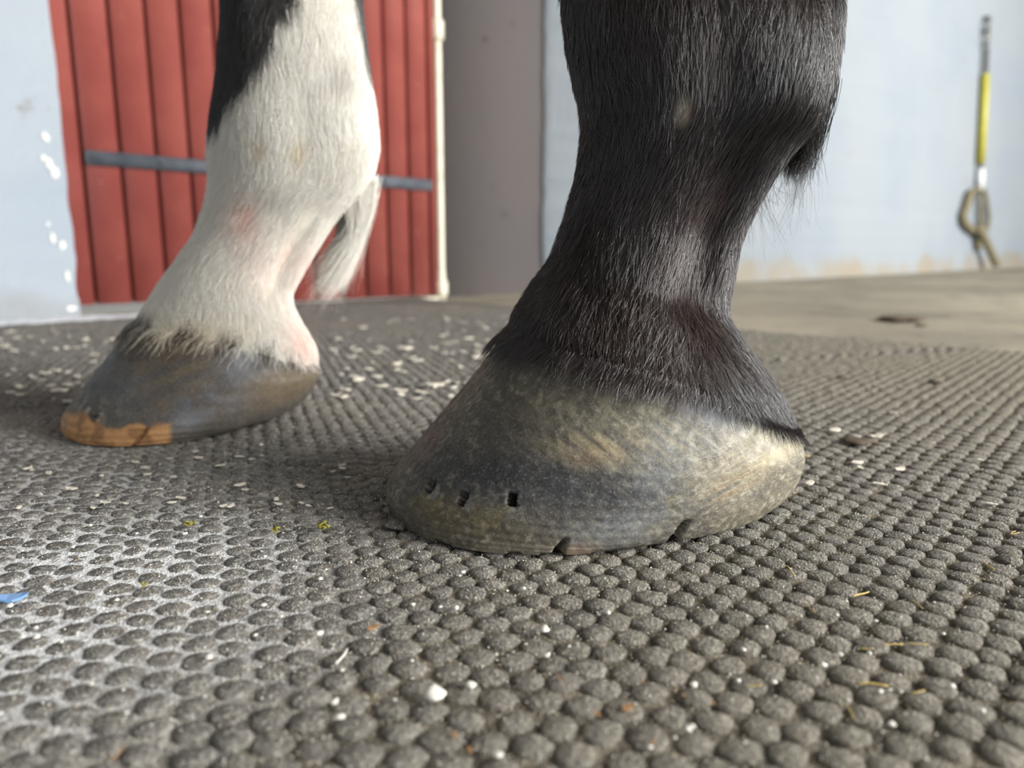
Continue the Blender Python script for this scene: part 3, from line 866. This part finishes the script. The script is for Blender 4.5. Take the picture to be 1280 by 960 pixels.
# trunk
rows = []
prof = spline(np.array([(-.36, 1.20, .02, .02), (-.33, 1.18, .14, .18), (-.2, 1.14, .25, .29), (0, 1.13, .28, .30), (.3, 1.08, .28, .29), (.7, 1.05, .28, .31), (1.05, 1.08, .24, .33), (1.3, 1.08, .18, .28), (1.42, 1.08, .10, .18), (1.46, 1.08, .02, .03)]), 60)
for s_, zc, hw, hh in prof:
    th = np.linspace(0, 2 * math.pi, 48, endpoint=False)
    rows.append(hipc + HD * s_ + np.cos(th)[:, None] * hw * HS + (zc + np.sin(th) * hh)[:, None] * ZZ)
loft_closed(bm, np.array(rows))
front_feet = []
for L, sgn in ((NEAR, 1), (FAR, -1)):
    off = HD * 1.22 - L.e * 0
    base = L.T + L.e * .06 + off
    for cs in [[(*(base + ZZ * .07 - HD * .0), .066, .055), (*(base - HD * .03 + ZZ * .12), .042, .038), (*(base - HD * .06 + ZZ * .18), .048, .044), (*(base - HD * .06 + ZZ * .24), .036, .034), (*(base - HD * .055 + ZZ * .40), .038, .034), (*(base - HD * .05 + ZZ * .47), .048, .044), (*(base - HD * .06 + ZZ * .58), .052, .045), (*(base - HD * .08 + ZZ * .8), .10, .07), (*(base - HD * .1 + ZZ * 1.0), .15, .09)]]:
        ell_loft(cs)
    front_feet.append(off)
bmesh.ops.recalc_face_normals(bm, faces=bm.faces[:])
me = bpy.data.meshes.new('body'); bm.to_mesh(me); bm.free()
tmp = bpy.data.objects.new('tmp_body', me); COL.objects.link(tmp)
md = tmp.modifiers.new('r', 'REMESH'); md.mode = 'VOXEL'; md.voxel_size = .005; md.adaptivity = 0
md2 = tmp.modifiers.new('s', 'SMOOTH'); md2.factor = .5; md2.iterations = 4
dg = bpy.context.evaluated_depsgraph_get(); dg.update()
bme = bpy.data.meshes.new_from_object(tmp.evaluated_get(dg)); bme.name = 'body'
bpy.data.objects.remove(tmp, do_unlink=True)
shade(bme)

def far_white(W):
    """1 where the far leg's coat is white"""
    x, y = side_map(FAR, W)
    n = fbm(W * np.array([90, 90, 40]), 31, 3) - .5
    yy = y + 60 * n
    lim = np.interp(yy, [-60, 0, 60, 100, 150, 175], [390, 365, 330, 305, 272, 250])
    black = smooth(-12, 12, lim - x + 55 * (fbm(W * np.array([160, 160, 60]), 33, 3) - .5)) * (1 - smooth(140, 170, yy))
    lim2 = np.interp(yy, [-60, 0, 60, 105], [432, 443, 452, 462])
    black = np.maximum(black, smooth(-4, 6, x - lim2) * (1 - smooth(90, 115, yy)))
    black = np.maximum(black, smooth(-90, -160, y))
    grey = blob(x, y, 425, 85, 18, 22) * .6 + blob(x, y, 385, 20, 22, 20) * .0
    return np.clip(1 - black, 0, 1), grey

def coat_side(W):
    dn = np.abs((W - NEAR.T) @ NEAR.v); df = np.abs((W - FAR.T) @ FAR.v)
    return df < dn
co = np.empty(len(bme.vertices) * 3, np.float32); bme.vertices.foreach_get('co', co); co = co.reshape(-1, 3).astype(float)
isf = (np.linalg.norm((co - (FAR.T + FAR.e * .12))[:, :2], axis=1) < .16) & (np.linalg.norm((co - (FAR.T + FAR.e * .12))[:, :2], axis=1) < np.linalg.norm((co - (NEAR.T + NEAR.e * .13))[:, :2], axis=1)) & (co[:, 2] < .6)
C = np.tile(np.array([.010, .008, .008]), (len(co), 1))
wf, gf = far_white(co)
x, y = side_map(FAR, co)
wc = np.tile(srgb(206, 200, 186), (len(co), 1))
pink = np.clip(blob(x, y, 310, 265, 26, 30) * .9 + blob(x, y, 372, 425, 34, 24, 60) * 1.1 + blob(x, y, 330, 320, 40, 40) * .4 + blob(x, y, 400, 330, 30, 30) * .6, 0, 1)
wc = lerp(wc, srgb(206, 160, 146), pink)
C = np.where(isf[:, None], C + (wc - C) * wf[:, None], C)
x, y = side_map(NEAR, co)
C = np.where(isf[:, None], C, lerp(C, srgb(150, 140, 126), np.clip(blob(x, y, 857, 141, 13, 15) * 1.4, 0, 1)))
set_cols(bme, C)
m = MT('hide'); m.bump(m.noise(300, 3), .3, .0008)
M['hide'] = m.out(m.attr('tint').outputs['Color'], .55, .3)
body = child('body', bme, horse, M['hide'])
for (src, off) in ((near_hoof, front_feet[0]), (far_hoof, front_feet[1])):
    c = src.copy(); COL.objects.link(c); c.location = src.location + Vector(off); c['label'] = 'forefoot hoof outside the picture'

# ------------------------------------------------------------------ coat hair
m = MT('coat_hair')
M['hair'] = m.out(m.attr('hcol').outputs['Color'], .30, .75)
def strands(name, P, rad, C, parent):
    """P (n,k,3) control points, rad (n,k), C (n,3)"""
    n, k, _ = P.shape
    hc = bpy.data.hair_curves.new(name)
    hc.add_curves([k] * n)
    off = np.array(parent.location)
    hc.attributes['position'].data.foreach_set('vector', (P - off).astype(np.float32).ravel())
    ra = hc.attributes.get('radius') or hc.attributes.new('radius', 'FLOAT', 'POINT')
    ra.data.foreach_set('value', rad.astype(np.float32).ravel())
    ca = hc.attributes.new('hcol', 'FLOAT_COLOR', 'CURVE')
    A = np.ones((n, 4), np.float32); A[:, :3] = C; ca.data.foreach_set('color', A.ravel())
    hc.materials.append(M['hair'])
    o = bpy.data.objects.new(name, hc); COL.objects.link(o); o.parent = parent
    o['kind'] = 'stuff'
    return o

def samp(G, r, c):
    nr, nc, _ = G.shape
    r = np.clip(r, 0, nr - 1.001); i = r.astype(int); fr = (r - i)[..., None]
    c = c % nc; j = c.astype(int); fc = (c - j)[..., None]; j = j % nc; j2 = (j + 1) % nc
    return (G[i, j] * (1 - fc) + G[i, j2] * fc) * (1 - fr) + (G[i + 1, j] * (1 - fc) + G[i + 1, j2] * fc) * fr

def coat(name, L, G, hoofW, row_max, N, length, width, colour, parent, lift, seed, drop=None, drift=0.0):
    rng = np.random.default_rng(seed)
    # let the lowest hairs hang over the horn: two extra rows follow the hoof wall
    nh = hoofW.shape[0]; nphi = hoofW.shape[1]; sel = np.linspace(0, nphi, G.shape[1], endpoint=False).astype(int)
    ctr = G[0].mean(0)
    ex = []
    for fr in (.80, .87, .94):
        h = hoofW[int(fr * (nh - 1))][sel]
        rd = h - ctr; rd[:, 2] = 0; rd /= np.linalg.norm(rd, axis=1, keepdims=True)
        ang = np.linspace(0, 2 * math.pi, G.shape[1], endpoint=False)
        ex.append(h + rd * (.0012 + .0014 * smooth(-.6, 0, np.cos(ang)))[:, None])
    GG = np.concatenate([np.array(ex), G], 0); ne = 3
    NN_ = normals(GG)
    cen = GG.mean(1, keepdims=True)
    if ((GG - cen) * NN_).sum() < 0: NN_ = -NN_
    # area-weighted roots
    Rr = GG[ne:row_max + ne]
    dA = np.linalg.norm(np.cross(np.roll(Rr, -1, 1)[:-1] - Rr[:-1], Rr[1:] - Rr[:-1]), axis=2)
    pr = dA.ravel() / dA.sum()
    cell = rng.choice(len(pr), N, p=pr)
    ri = cell // Rr.shape[1] + rng.random(N) + ne; ci = cell % Rr.shape[1] + rng.random(N)
    root = samp(GG, ri, ci)
    if drop is not None:
        kp = rng.random(N) > drop(root); ri, ci, root = ri[kp], ci[kp], root[kp]; N = len(ri)
    K = 6
    ds = np.linalg.norm(np.diff(GG, axis=0), axis=2).mean(1)          # arc length per row
    cum = np.concatenate([[0], np.cumsum(ds)])
    arc0 = np.interp(ri, np.arange(len(cum)), cum)
    Ln = length * rng.uniform(.6, 1.25, N) * (.75 + .5 * fbm(root * 60, seed))
    # clumps
    cr = np.floor(arc0 / .006 + rng.random(N) * .5); circ = np.linalg.norm(np.roll(GG, -1, 1) - GG, axis=2).sum(1).mean()
    cw = .0024 / circ * GG.shape[1]
    cc = (np.floor(ci / cw) + .5) * cw + (np.sin(cr * 12.9) * .5) * cw
    clump = rng.uniform(.1, .75, N)
    sw = (fbm(root * np.array([28, 28, 22]), seed + 3) - .5) * 2
    fan = rng.normal(0, .6, N)
    pts = []
    lf = lift * rng.uniform(.5, 1.6, N) * (.5 + 1.0 * fbm(root * 130, seed + 9))
    for k in range(K):
        s = k / (K - 1)
        arc = arc0 - Ln * s
        r = np.interp(arc, cum, np.arange(len(cum)))
        below = np.minimum(arc, 0)
        c = ci + (cc - ci) * clump * s + (drift + sw * 1.5 + fan) * s * (Ln / .01)
        p = samp(GG, r, c); nn = samp(NN_, r, c)
        h = -.0002 + lf * (s ** .7)
        p = p + nn * h[:, None]; p[:, 2] += below
        pts.append(p)
    P = np.stack(pts, 1)
    P[:, :, 2] = np.maximum(P[:, :, 2], .0025)
    rad = width * rng.uniform(.7, 1.25, (N, 1)) * np.array([1, 1, .95, .8, .55, .2])[None]
    return strands(name, P, rad, colour(root, rng), parent)

def near_col(W, rng):
    n = len(W); x, y = side_map(NEAR, W)
    C = np.tile(np.array([.010, .008, .008]), (n, 1))
    br = np.clip(smooth(.35, .7, fbm(W * 28, 41)) * .5 + blob(x, y, 885, 290, 40, 90, 12) + blob(x, y, 830, 420, 130, 50, 14) * .8 + blob(x, y, 900, 20, 60, 50) * .5, 0, 1)
    C = lerp(C, np.array([.066, .036, .031]), br * rng.uniform(.2, 1, n))  # brown coat tint, with reddish highlights painted into pastern and back hairs
    gl = rng.random(n) < .16
    C[gl] = C[gl] * 2.4 + np.array([.030, .026, .026])  # random lighter hairs: glints put into the hair colour
    C = lerp(C, np.array([.10, .085, .06]), blob(x, y, 790, 418, 20, 14) * rng.random(n) * .8)
    return C * .68
def near_drop(W):
    x, y = side_map(NEAR, W)
    return np.clip(blob(x, y, 856, 124, 15, 32, 0) * 2.2, 0, 1) * .97 * ((W - NEAR.T) @ NEAR.v < 0)
def far_col(W, rng):
    n = len(W); x, y = side_map(FAR, W); wf, gf = far_white(W)
    white = np.tile(srgb(234, 231, 222), (n, 1)) * rng.uniform(.85, 1.05, (n, 1))
    white = lerp(white, srgb(206, 186, 140), np.clip(blob(x, y, 375, 178, 8, 10) + blob(x, y, 322, 175, 9, 8) + blob(x, y, 450, 300, 20, 30) * .4 + blob(x, y, 240, 410, 60, 20) * .6, 0, 1))
    white = lerp(white, srgb(160, 156, 150), gf + blob(x, y, 350, 240, 30, 16, 20) * .45)  # grey coat patch, plus grey shading painted under the fetlock
    white = lerp(white, srgb(222, 176, 162), np.clip(blob(x, y, 310, 265, 20, 24) * .9 + blob(x, y, 375, 415, 20, 34, -25) * .7 + blob(x, y, 330, 320, 40, 40) * .3 + blob(x, y, 400, 325, 26, 30) * .6, 0, 1) * rng.uniform(.3, 1, n))
    dark = np.tile(np.array([.016, .014, .014]), (n, 1))
    isb = rng.random(n) > wf
    # dark tufts along the coronet
    nz = fbm(np.stack([x * .06, y * .02, x * 0], 1), 51, 2)
    cor = smooth(-16, 2, y - np.interp(x, [170, 240, 320, 400], [385, 408, 424, 452])) * smooth(.40, .54, nz) + blob(x, y, 180, 398, 10, 12) + blob(x, y, 318, 428, 12, 6) + blob(x, y, 362, 452, 9, 16)
    isb |= rng.random(n) < np.clip(cor, 0, 1) * .85 * (y > 380)
    br = (rng.random(n) < .5)[:, None]
    dk = np.where((y > 300)[:, None], np.where(br, np.tile(srgb(92, 78, 58), (n, 1)), dark * 1.6), dark)
    return np.where(isb[:, None], dk, white)
def far_drop(W):
    x, y = side_map(FAR, W)
    return np.clip(blob(x, y, 310, 262, 13, 17) * .8 + blob(x, y, 375, 415, 16, 30, -25) * .75, 0, .95)

rm_n = int(np.argmax(Rn[:, 1] > .30) / (len(Rn) - 1) * NR); rm_f = int(np.argmax(Rf[:, 1] > .40) / (len(Rf) - 1) * NR)
hn = coat('coat_hair', NEAR, GN, NW, rm_n, 95000, .0140, .000125, near_col, horse, .0018, 61, near_drop, -.15)
hn['label'] = 'short glossy black coat hair'
hf = coat('coat_hair', FAR, GF, FW, rm_f, 90000, .015, .000095, far_col, horse, .0013, 62, far_drop, 0)
hf['label'] = 'white coat hair with black patches'

def tuft(name, L, roots, tips, ctrl, N, seed, width, colour, vspread, tipj, label):
    """long hair behind the fetlock: quadratic curves from the root area to the tip"""
    rng = np.random.default_rng(seed)
    rt = np.array([uz(L, *p) for p in roots]); a = rng.random(N); b = rng.random(N)
    q = rt[0] + (rt[1] - rt[0]) * a[:, None] + (rt[2] - rt[0]) * (b * (1 - .5 * a))[:, None]
    tp = uz(L, *tips); ct = uz(L, *ctrl)
    v = rng.normal(0, vspread, N)
    ln = rng.uniform(.62, 1.12, N)
    A = np.stack([q[:, 0], v, q[:, 1]], 1)
    c = np.stack([ct[0] + (q[:, 0] - rt[:, 0].mean()) * .55 + rng.normal(0, .002, N), v * .8, ct[1] + (q[:, 1] - rt[:, 1].mean()) * .3 + rng.normal(0, .002, N)], 1)
    T = np.stack([tp[0] + (q[:, 0] - rt[:, 0].mean()) * .35 + rng.normal(0, tipj, N), v * .55 + rng.normal(0, tipj, N), tp[1] + rng.normal(0, tipj, N)], 1)
    T = A + (T - A) * ln[:, None]
    K = 8; pts = []
    for k in range(K):
        s = k / (K - 1)
        p = A * (1 - s) ** 2 + 2 * c * s * (1 - s) + T * s * s
        p = p + .0006 * np.sin(s * 7 + rng.random(N) * 6)[:, None] * np.array([1, .6, 0])
        pts.append(p)
    P = uvz(L, np.stack(pts, 1))
    rad = width * rng.uniform(.7, 1.2, (N, 1)) * np.linspace(1, .25, K)[None]
    o = strands(name, P, rad, colour(P[:, 0], rng), horse); o['label'] = label
def blackc(W, rng): return np.array([.010, .009, .009]) * rng.uniform(.6, 2.2, (len(W), 1))
def whitec(W, rng): return srgb(234, 231, 222) * rng.uniform(.8, 1.05, (len(W), 1))
tuft('fetlock_tuft', NEAR, [(972, 165), (1012, 135), (985, 120)], (992, 212), (1000, 178), 2600, 71, .00012, blackc, .011, .0030, 'black tuft of longer hair behind the fetlock')
tuft('fetlock_tuft', NEAR, [(975, 180), (1012, 165), (985, 165)], (988, 268), (1000, 212), 110, 72, .00008, blackc, .008, .006, 'loose long black hairs hanging from the tuft')
tuft('fetlock_tuft', NEAR, [(905, 250), (955, 190), (915, 240)], (925, 275), (935, 240), 350, 75, .00008, blackc, .010, .010, 'fine hairs along the back of the pastern')
tuft('fetlock_tuft', FAR, [(420, 262), (462, 232), (425, 235)], (412, 350), (447, 292), 3200, 73, .00014, whitec, .010, .0050, 'white tuft of long hair behind the fetlock')
tuft('fetlock_tuft', FAR, [(425, 268), (458, 245), (430, 245)], (398, 362), (444, 300), 500, 74, .00012, whitec, .008, .006, 'wispy white hair ends')

# ------------------------------------------------------------------ tie rope hanging on the white wall
WN = .06
def rp(px, py, off=.02):
    s, z = wall_px(px, py, WN - off)
    p = wpt(s, WN - off, z); return p
m = MT('yellow_hose'); M['yellow'] = m.out(m.mix(m.mapr(m.noise(60), .5, .7), srgb(184, 178, 72), srgb(152, 145, 66)), .45)
m = MT('galvanised'); M['galv'] = m.out(srgb(120, 120, 116), .4, .5, .7)
m = MT('old_rope'); n = m.noise(200, 3); m.bump(n, .8, .003); M['rope'] = m.out(m.mix(n, srgb(96, 88, 66), srgb(142, 134, 108)), .9)
m = MT('white_tape'); M['tape'] = m.out(srgb(222, 224, 226), .6)
tie = empty('tie_rope', tuple(rp(1236, 22)))
tag(tie, 'horse tie with yellow sleeve and knotted rope hanging on the white wall', 'tie rope')
def tp(name, pts, rad, mat, n=10, closed=False):
    V, q, t = tube_arr(pts, rad, n, closed)
    me = mesh_np(name, V, [q, t] if len(t) else [q]); shade(me)
    return child(name, me, tie, mat)
def ringpts(c, rx, rz, k=16):
    return [c + D1 * rx * math.cos(a) + np.array([0, 0, rz]) * math.sin(a) for a in np.linspace(0, 2 * math.pi, k, endpoint=False)]
ey = rp(1236, 22)
tp('wall_eye', [ey + D2 * .025, ey, ey - D2 * .004], .009, M['galv'])
tp('ring', ringpts(rp(1235, 31), .017, .026), .0055, M['galv'], 8, True)
tp('snap_hook', ringpts(rp(1234, 47), .016, .036), .006, M['galv'], 8, True)
for k in range(7):
    c = rp(1233.6 - k * .25, 61 + k * 5.0)
    ax = D1 if k % 2 == 0 else D2
    tp('chain_link', [c + ax * .009 * math.cos(a) + np.array([0, 0, .015]) * math.sin(a) for a in np.linspace(0, 2 * math.pi, 12, endpoint=False)], .0035, M['galv'], 6, True)
tp('sleeve', [rp(1232, 92), rp(1229, 150), rp(1226, 204)], .0165, M['yellow'], 14)
tp('cord_end', [rp(1226, 203), rp(1226.5, 212)], .009, M['bolt'])
tp('white_binding', [rp(1226.5, 210), rp(1225.5, 222), rp(1225, 238)], [.012, .017, .012], M['tape'], 12)
tp('rope_loop', spline(np.array([rp(1213, 240), rp(1222, 236), rp(1230, 238), rp(1234, 256), rp(1236, 275), rp(1232, 288), rp(1226, 280), rp(1225, 262), rp(1225, 240)]), 40), .010, M['rope'], 8)
tp('rope_loop', spline(np.array([rp(1213, 240), rp(1208, 258), rp(1204, 272), rp(1210, 283), rp(1222, 290), rp(1231, 288)]), 30), .017, M['rope'], 10)
tp('rope_tail', spline(np.array([rp(1222, 284, .04), rp(1230, 297, .04), rp(1238, 314, .05), rp(1246, 331, .06)]), 20), .017, M['rope'], 10)
tp('rope_tail', spline(np.array([rp(1224, 290), rp(1223, 304), rp(1224, 311)]), 10), .014, M['rope'], 8)

# ------------------------------------------------------------------ loose bits on the floor
m = MT('wood_shaving'); M['shav'] = m.out(m.mix(m.noise(150), srgb(226, 222, 210), srgb(196, 188, 168)), .8)
m = MT('straw'); M['straw'] = m.out(m.mix(m.noise(120), srgb(196, 178, 110), srgb(160, 132, 66)), .7)
m = MT('green_hay'); M['hay'] = m.out(m.mix(m.noise(300), srgb(150, 146, 54), srgb(104, 96, 40)), .8)
m = MT('brown_dirt'); M['dirt'] = m.out(m.mix(m.noise(300), srgb(58, 50, 40), srgb(90, 76, 56)), .9)
m = MT('blue_plastic'); M['blue'] = m.out(srgb(112, 150, 196), .4)
m = MT('pale_crumb'); M['crumb'] = m.out(m.mix(m.noise(200), srgb(226, 224, 216), srgb(190, 186, 176)), .8)
m = MT('rust_bit'); M['rust'] = m.out(m.mix(m.noise(300), srgb(150, 116, 74), srgb(118, 88, 58)), .8)

def flake_me(seed, curl):
    r = random.Random(seed); n = 6; V = []
    for i in range(n):
        a = i / (n - 1) - .5
        wd = .24 * (1 - (2 * a) ** 4 * .75) * r.uniform(.8, 1.15); z = .14 + curl * (a * a) * 1.2 + r.uniform(-.02, .02); y = r.uniform(-.05, .05)
        V += [(a, y - wd, z - .05), (a, y + wd, z - .02), (a, y + wd, z + .05), (a, y - wd, z + .03)]
    zm = min(v[2] for v in V); V = [(x, y, z - zm) for x, y, z in V]
    F = [(i * 4 + k, i * 4 + (k + 1) % 4, i * 4 + 4 + (k + 1) % 4, i * 4 + 4 + k) for i in range(n - 1) for k in range(4)]
    F += [(3, 2, 1, 0), tuple((n - 1) * 4 + k for k in range(4))]
    bm = bmesh.new(); vs = [bm.verts.new(v) for v in V]
    for f in F: bm.faces.new([vs[k] for k in f])
    bmesh.ops.recalc_face_normals(bm, faces=bm.faces[:])
    me = bpy.data.meshes.new('flake'); bm.to_mesh(me); bm.free(); return me
def lump_me(seed, flat=.6, jag=.18):
    bm = bmesh.new(); bmesh.ops.create_icosphere(bm, subdivisions=2, radius=.5)
    r = np.array([v.co[:] for v in bm.verts]); k = 1 + jag * 2 * (vnoise(r * 3.1 + seed * 7.7, seed) - .5)
    for v, f in zip(bm.verts, k): v.co = Vector((v.co.x * f, v.co.y * f, v.co.z * f * flat))
    zm = min(v.co.z for v in bm.verts)
    for v in bm.verts: v.co.z -= zm
    me = bpy.data.meshes.new('lump'); bm.to_mesh(me); bm.free(); shade(me); return me
def stem_me(seed):
    r = random.Random(seed); pts = [(a - .5, .06 * math.sin(a * 3 + seed), .03 + .02 * math.sin(a * 5 + seed)) for a in np.linspace(0, 1, 6)]
    V, q, t = tube_arr(pts, [.03, .034, .034, .032, .03, .026], 6); V[:, 2] -= V[:, 2].min()
    me = mesh_np('stem', V, [q, t]); shade(me); return me
def wisp_me(seed):
    r = random.Random(seed); VV = []; QQ = []; TT = []; off = 0
    for k in range(9):
        a = r.uniform(0, 6.28); c = (r.gauss(0, .16), r.gauss(0, .16)); l = r.uniform(.2, .5); z0 = r.uniform(.04, .22)
        pts = [(c[0] + (t - .5) * l * math.cos(a), c[1] + (t - .5) * l * math.sin(a), z0 + .08 * math.sin(3 * t + k)) for t in np.linspace(0, 1, 4)]
        V, q, t = tube_arr(pts, r.uniform(.03, .07), 5); VV.append(V); QQ.append(q + off); TT.append(t + off); off += len(V)
    V = np.concatenate(VV); V[:, 2] -= V[:, 2].min()
    return mesh_np('wisp', V, [np.concatenate(QQ), np.concatenate(TT)])
def with_mat(ms, mat):
    for q in ms: q.materials.append(mat)
    return ms
FLK = with_mat([flake_me(k, .05 + .06 * (k % 3)) for k in range(6)], M['shav'])
CRB = with_mat([lump_me(k, .45, .55) for k in range(4)], M['crumb'])
HAY = with_mat([wisp_me(k + 20) for k in range(3)], M['hay'])
DRT = with_mat([lump_me(k + 30, .16, .7) for k in range(3)], M['dirt'])
RST = with_mat([flake_me(k + 40, .1) for k in range(2)], M['rust'])
STM = with_mat([stem_me(k) for k in range(4)], M['straw'])
def put(name, me, x, y, size, rz, z=0.0, tilt=0.0):
    o = bpy.data.objects.new(name, me); COL.objects.link(o)
    o.location = (x, y, z); o.scale = (size, size, size); o.rotation_euler = (tilt, 0, rz)
    return o
def top_z(x, y):
    return -.0001 if (not right_of_edge(np.array(x), np.array(y)) and y < 1.5) else (GZ if not right_of_edge(np.array(x), np.array(y)) else FLOOR_Z)
rr = random.Random(5)
def clear_of_hoof(x, y):
    for L, a in ((NEAR, .17), (FAR, .15)):
        q = np.array([x, y, 0]) - L.T; u, v = q @ L.e, q @ L.v
        if -.012 < u < a + .03 and abs(v) < .082: return False
    return True
cnt = 0
def scatter(n, px0, px1, py0, py1, s0, s1, name, mes, label, cat, group):
    global cnt
    k = 0; tries = 0
    while k < n and tries < n * 20:
        tries += 1
        px, py = rr.uniform(px0, px1), rr.uniform(py0, py1)
        g = ground(px, py)
        sN = np.dot(g - P0, D2)
        if sN > -.09 or not clear_of_hoof(g[0], g[1]): continue
        o = put(name, rr.choice(mes), g[0], g[1], rr.uniform(s0, s1) * rr.choice((.6, .8, 1, 1)), rr.uniform(0, 6.28), top_z(g[0], g[1]))
        tag(o, label, cat, group); k += 1; cnt += 1
for (n_, y0, y1, txt) in ((30, 395, 425, 'pale wood shaving near the red door, right of the white leg'), (35, 425, 460, 'pale wood shaving on the mat between the legs, level with the white heel hair'), (30, 460, 500, 'pale wood shaving on the mat between the hooves, just behind the hoof shadow')):
    scatter(n_, 410, 650, y0, y1, .006, .015, 'wood_shaving', FLK, txt, 'shaving', 'shavings between the hooves')
for (n_, y0, y1, txt) in ((35, 412, 445, 'pale wood shaving left of the white leg, near the white powder line'), (35, 445, 505, 'pale wood shaving on the mat left of the amber hoof toe')):
    scatter(n_, 0, 175, y0, y1, .006, .014, 'wood_shaving', FLK, txt, 'shaving', 'shavings left of the far hoof')
scatter(45, 0, 440, 545, 640, .003, .007, 'wood_shaving', FLK, 'tiny pale shaving on the dusty mat in front of the far hoof', 'shaving', 'shavings in front of the far hoof')
scatter(30, 0, 480, 640, 900, .0012, .0026, 'pale_crumb', CRB, 'tiny pale crumb on the studs in the left foreground', 'crumb', 'crumbs in the left foreground')
scatter(45, 480, 1270, 700, 950, .0010, .0022, 'pale_crumb', CRB, 'tiny pale crumb on the studs in the right foreground', 'crumb', 'crumbs in the right foreground')
scatter(16, 900, 1270, 640, 900, .004, .009, 'straw', STM, 'short straw bit lying on studs at right', 'straw', 'straw bits at right')
scatter(12, 1000, 1270, 480, 640, .005, .010, 'wood_shaving', FLK, 'small pale shaving on the mat right of the near heel', 'shaving', 'shavings right of the near hoof')
scatter(10, 500, 900, 760, 940, .0015, .003, 'straw_crumb', RST, 'tiny rust brown bit between studs in the foreground', 'crumb', 'rusty bits in the foreground')
def one(name, me, px, py, size, rz, label, cat, z=None, tilt=0, mat=None):
    g = ground(px, py, 0)
    if mat is not None:
        me = me.copy(); me.materials.clear(); me.materials.append(mat)
    o = put(name, me, g[0], g[1], size, rz, top_z(g[0], g[1]) if z is None else z, tilt)
    tag(o, label, cat); return o
one('wood_shaving', FLK[0], 507, 436, .017, .2, 'largest pale shaving on the mat between the two legs', 'shaving')
one('wood_shaving', FLK[1], 544, 482, .016, .35, 'bright white shaving lying closest left of the near hoof', 'shaving')
one('straw', STM[0], 1000, 571, .012, .15, 'pale straw stub sticking out behind the near heel', 'straw')
one('straw', STM[1], 1076, 744, .0085, .6, 'yellow straw stem lying alone right of the near hoof', 'straw')
one('straw', STM[2], 427, 822, .0085, 1.5, 'pale upright straw sliver in the foreground left of centre', 'straw', mat=M['crumb'])
one('plastic_scrap', FLK[2], 14, 749, .010, .3, 'scrap of blue plastic at the left edge of the mat', 'plastic', mat=M['blue'])
one('pale_crumb', CRB[0], 543, 873, .0058, .3, 'largest white crumb on the studs in the foreground', 'crumb')
one('pale_crumb', CRB[1], 589, 858, .0032, .3, 'small white crumb right behind the largest white crumb', 'crumb')
one('pale_crumb', CRB[2], 680, 789, .0036, .3, 'white crumb on the studs below the split in the hoof', 'crumb')
one('pale_crumb', CRB[3], 864, 664, .0045, 1.3, 'white crumb lying against the quarter of the near hoof', 'crumb')
one('hay_crumb', HAY[0], 405, 661, .0085, .3, 'brown green hay crumb left of the near toe', 'hay')
one('hay_crumb', HAY[1], 343, 665, .006, 1.3, 'green hay crumb left of the brown one', 'hay')
one('hay_crumb', HAY[2], 236, 658, .007, 2.3, 'yellow green hay crumb further left on dusty mat', 'hay')
one('hay_crumb', HAY[0], 179, 733, .0042, 2.9, 'bright yellow hay crumb among the white dusted studs', 'hay')
one('straw', STM[3], 147, 942, .006, 1.45, 'orange straw stub at the bottom left edge', 'straw', mat=M['rust'])
one('rust_crumb', RST[0], 466, 785, .0042, .8, 'orange crumb left of centre in the foreground', 'crumb')
one('rust_crumb', RST[1], 785, 885, .0040, .8, 'orange brown crumb at bottom centre', 'crumb')
one('straw', STM[0], 1090, 857, .0085, -.1, 'flat tan straw chip on the studs at lower right', 'straw')
one('dirt_clod', DRT[0], 1122, 392, .060, .3, 'dark dirt patch on the concrete beyond the mat', 'dirt')
one('dirt_clod', DRT[1], 1052, 472, .010, .3, 'small dark dirt clod on the mat behind near heel', 'dirt')
one('dirt_clod', DRT[2], 1168, 478, .013, .3, 'small dark dirt clod right of the other small clod', 'dirt')
one('dirt_clod', DRT[0], 1070, 553, .016, .6, 'dark crumbly dirt just right of the near heel', 'dirt')
one('dirt_clod', DRT[1], 1153, 398, .02, .3, 'tiny dark clod beside the dirt patch on concrete', 'dirt')
one('dirt_clod', DRT[2], 495, 657, .012, .2, 'flat grey clod at the toe of the near hoof', 'dirt', mat=M['mat_top'])
# powdery lime swept against the foot of the pale wall
nu, nv = 120, 12; V = []
for i in range(nu):
    for j in range(nv):
        s = -.62 + i / (nu - 1) * .80; a = j / (nv - 1)
        n_ = -.064 - a * .085 * (1 if s < 0 else 1 - .4 * s / .18)
        V.append((s, n_, a))
V = np.array(V); W_ = P0 + V[:, 0:1] * D1 + V[:, 1:2] * D2
hgt = np.sin(np.pi * V[:, 2]) ** .8 * (.0015 + .006 * fbm(W_ * 40, 81)) * smooth(.18, .02, V[:, 0]) - .0012 * (fbm(W_ * 90, 82) > .6)
W_[:, 2] = GZ + .0002 + np.maximum(hgt, 0)
i, j = np.meshgrid(np.arange(nu - 1), np.arange(nv - 1), indexing='ij'); i = i.ravel(); j = j.ravel()
me = mesh_np('lime_dust', W_, np.stack([i * nv + j, i * nv + j + 1, (i + 1) * nv + j + 1, (i + 1) * nv + j], 1)[:, ::-1]); shade(me)
m = MT('lime'); n = m.noise(250, 3); m.bump(n, .8, .002); M['lime'] = m.out(m.mix(m.noise(40), srgb(226, 230, 236), srgb(186, 190, 194)), .9)
lime = link('lime_dust', me, M['lime'])
tag(lime, 'line of white powder along the foot of the pale wall', 'powder', kind='stuff')
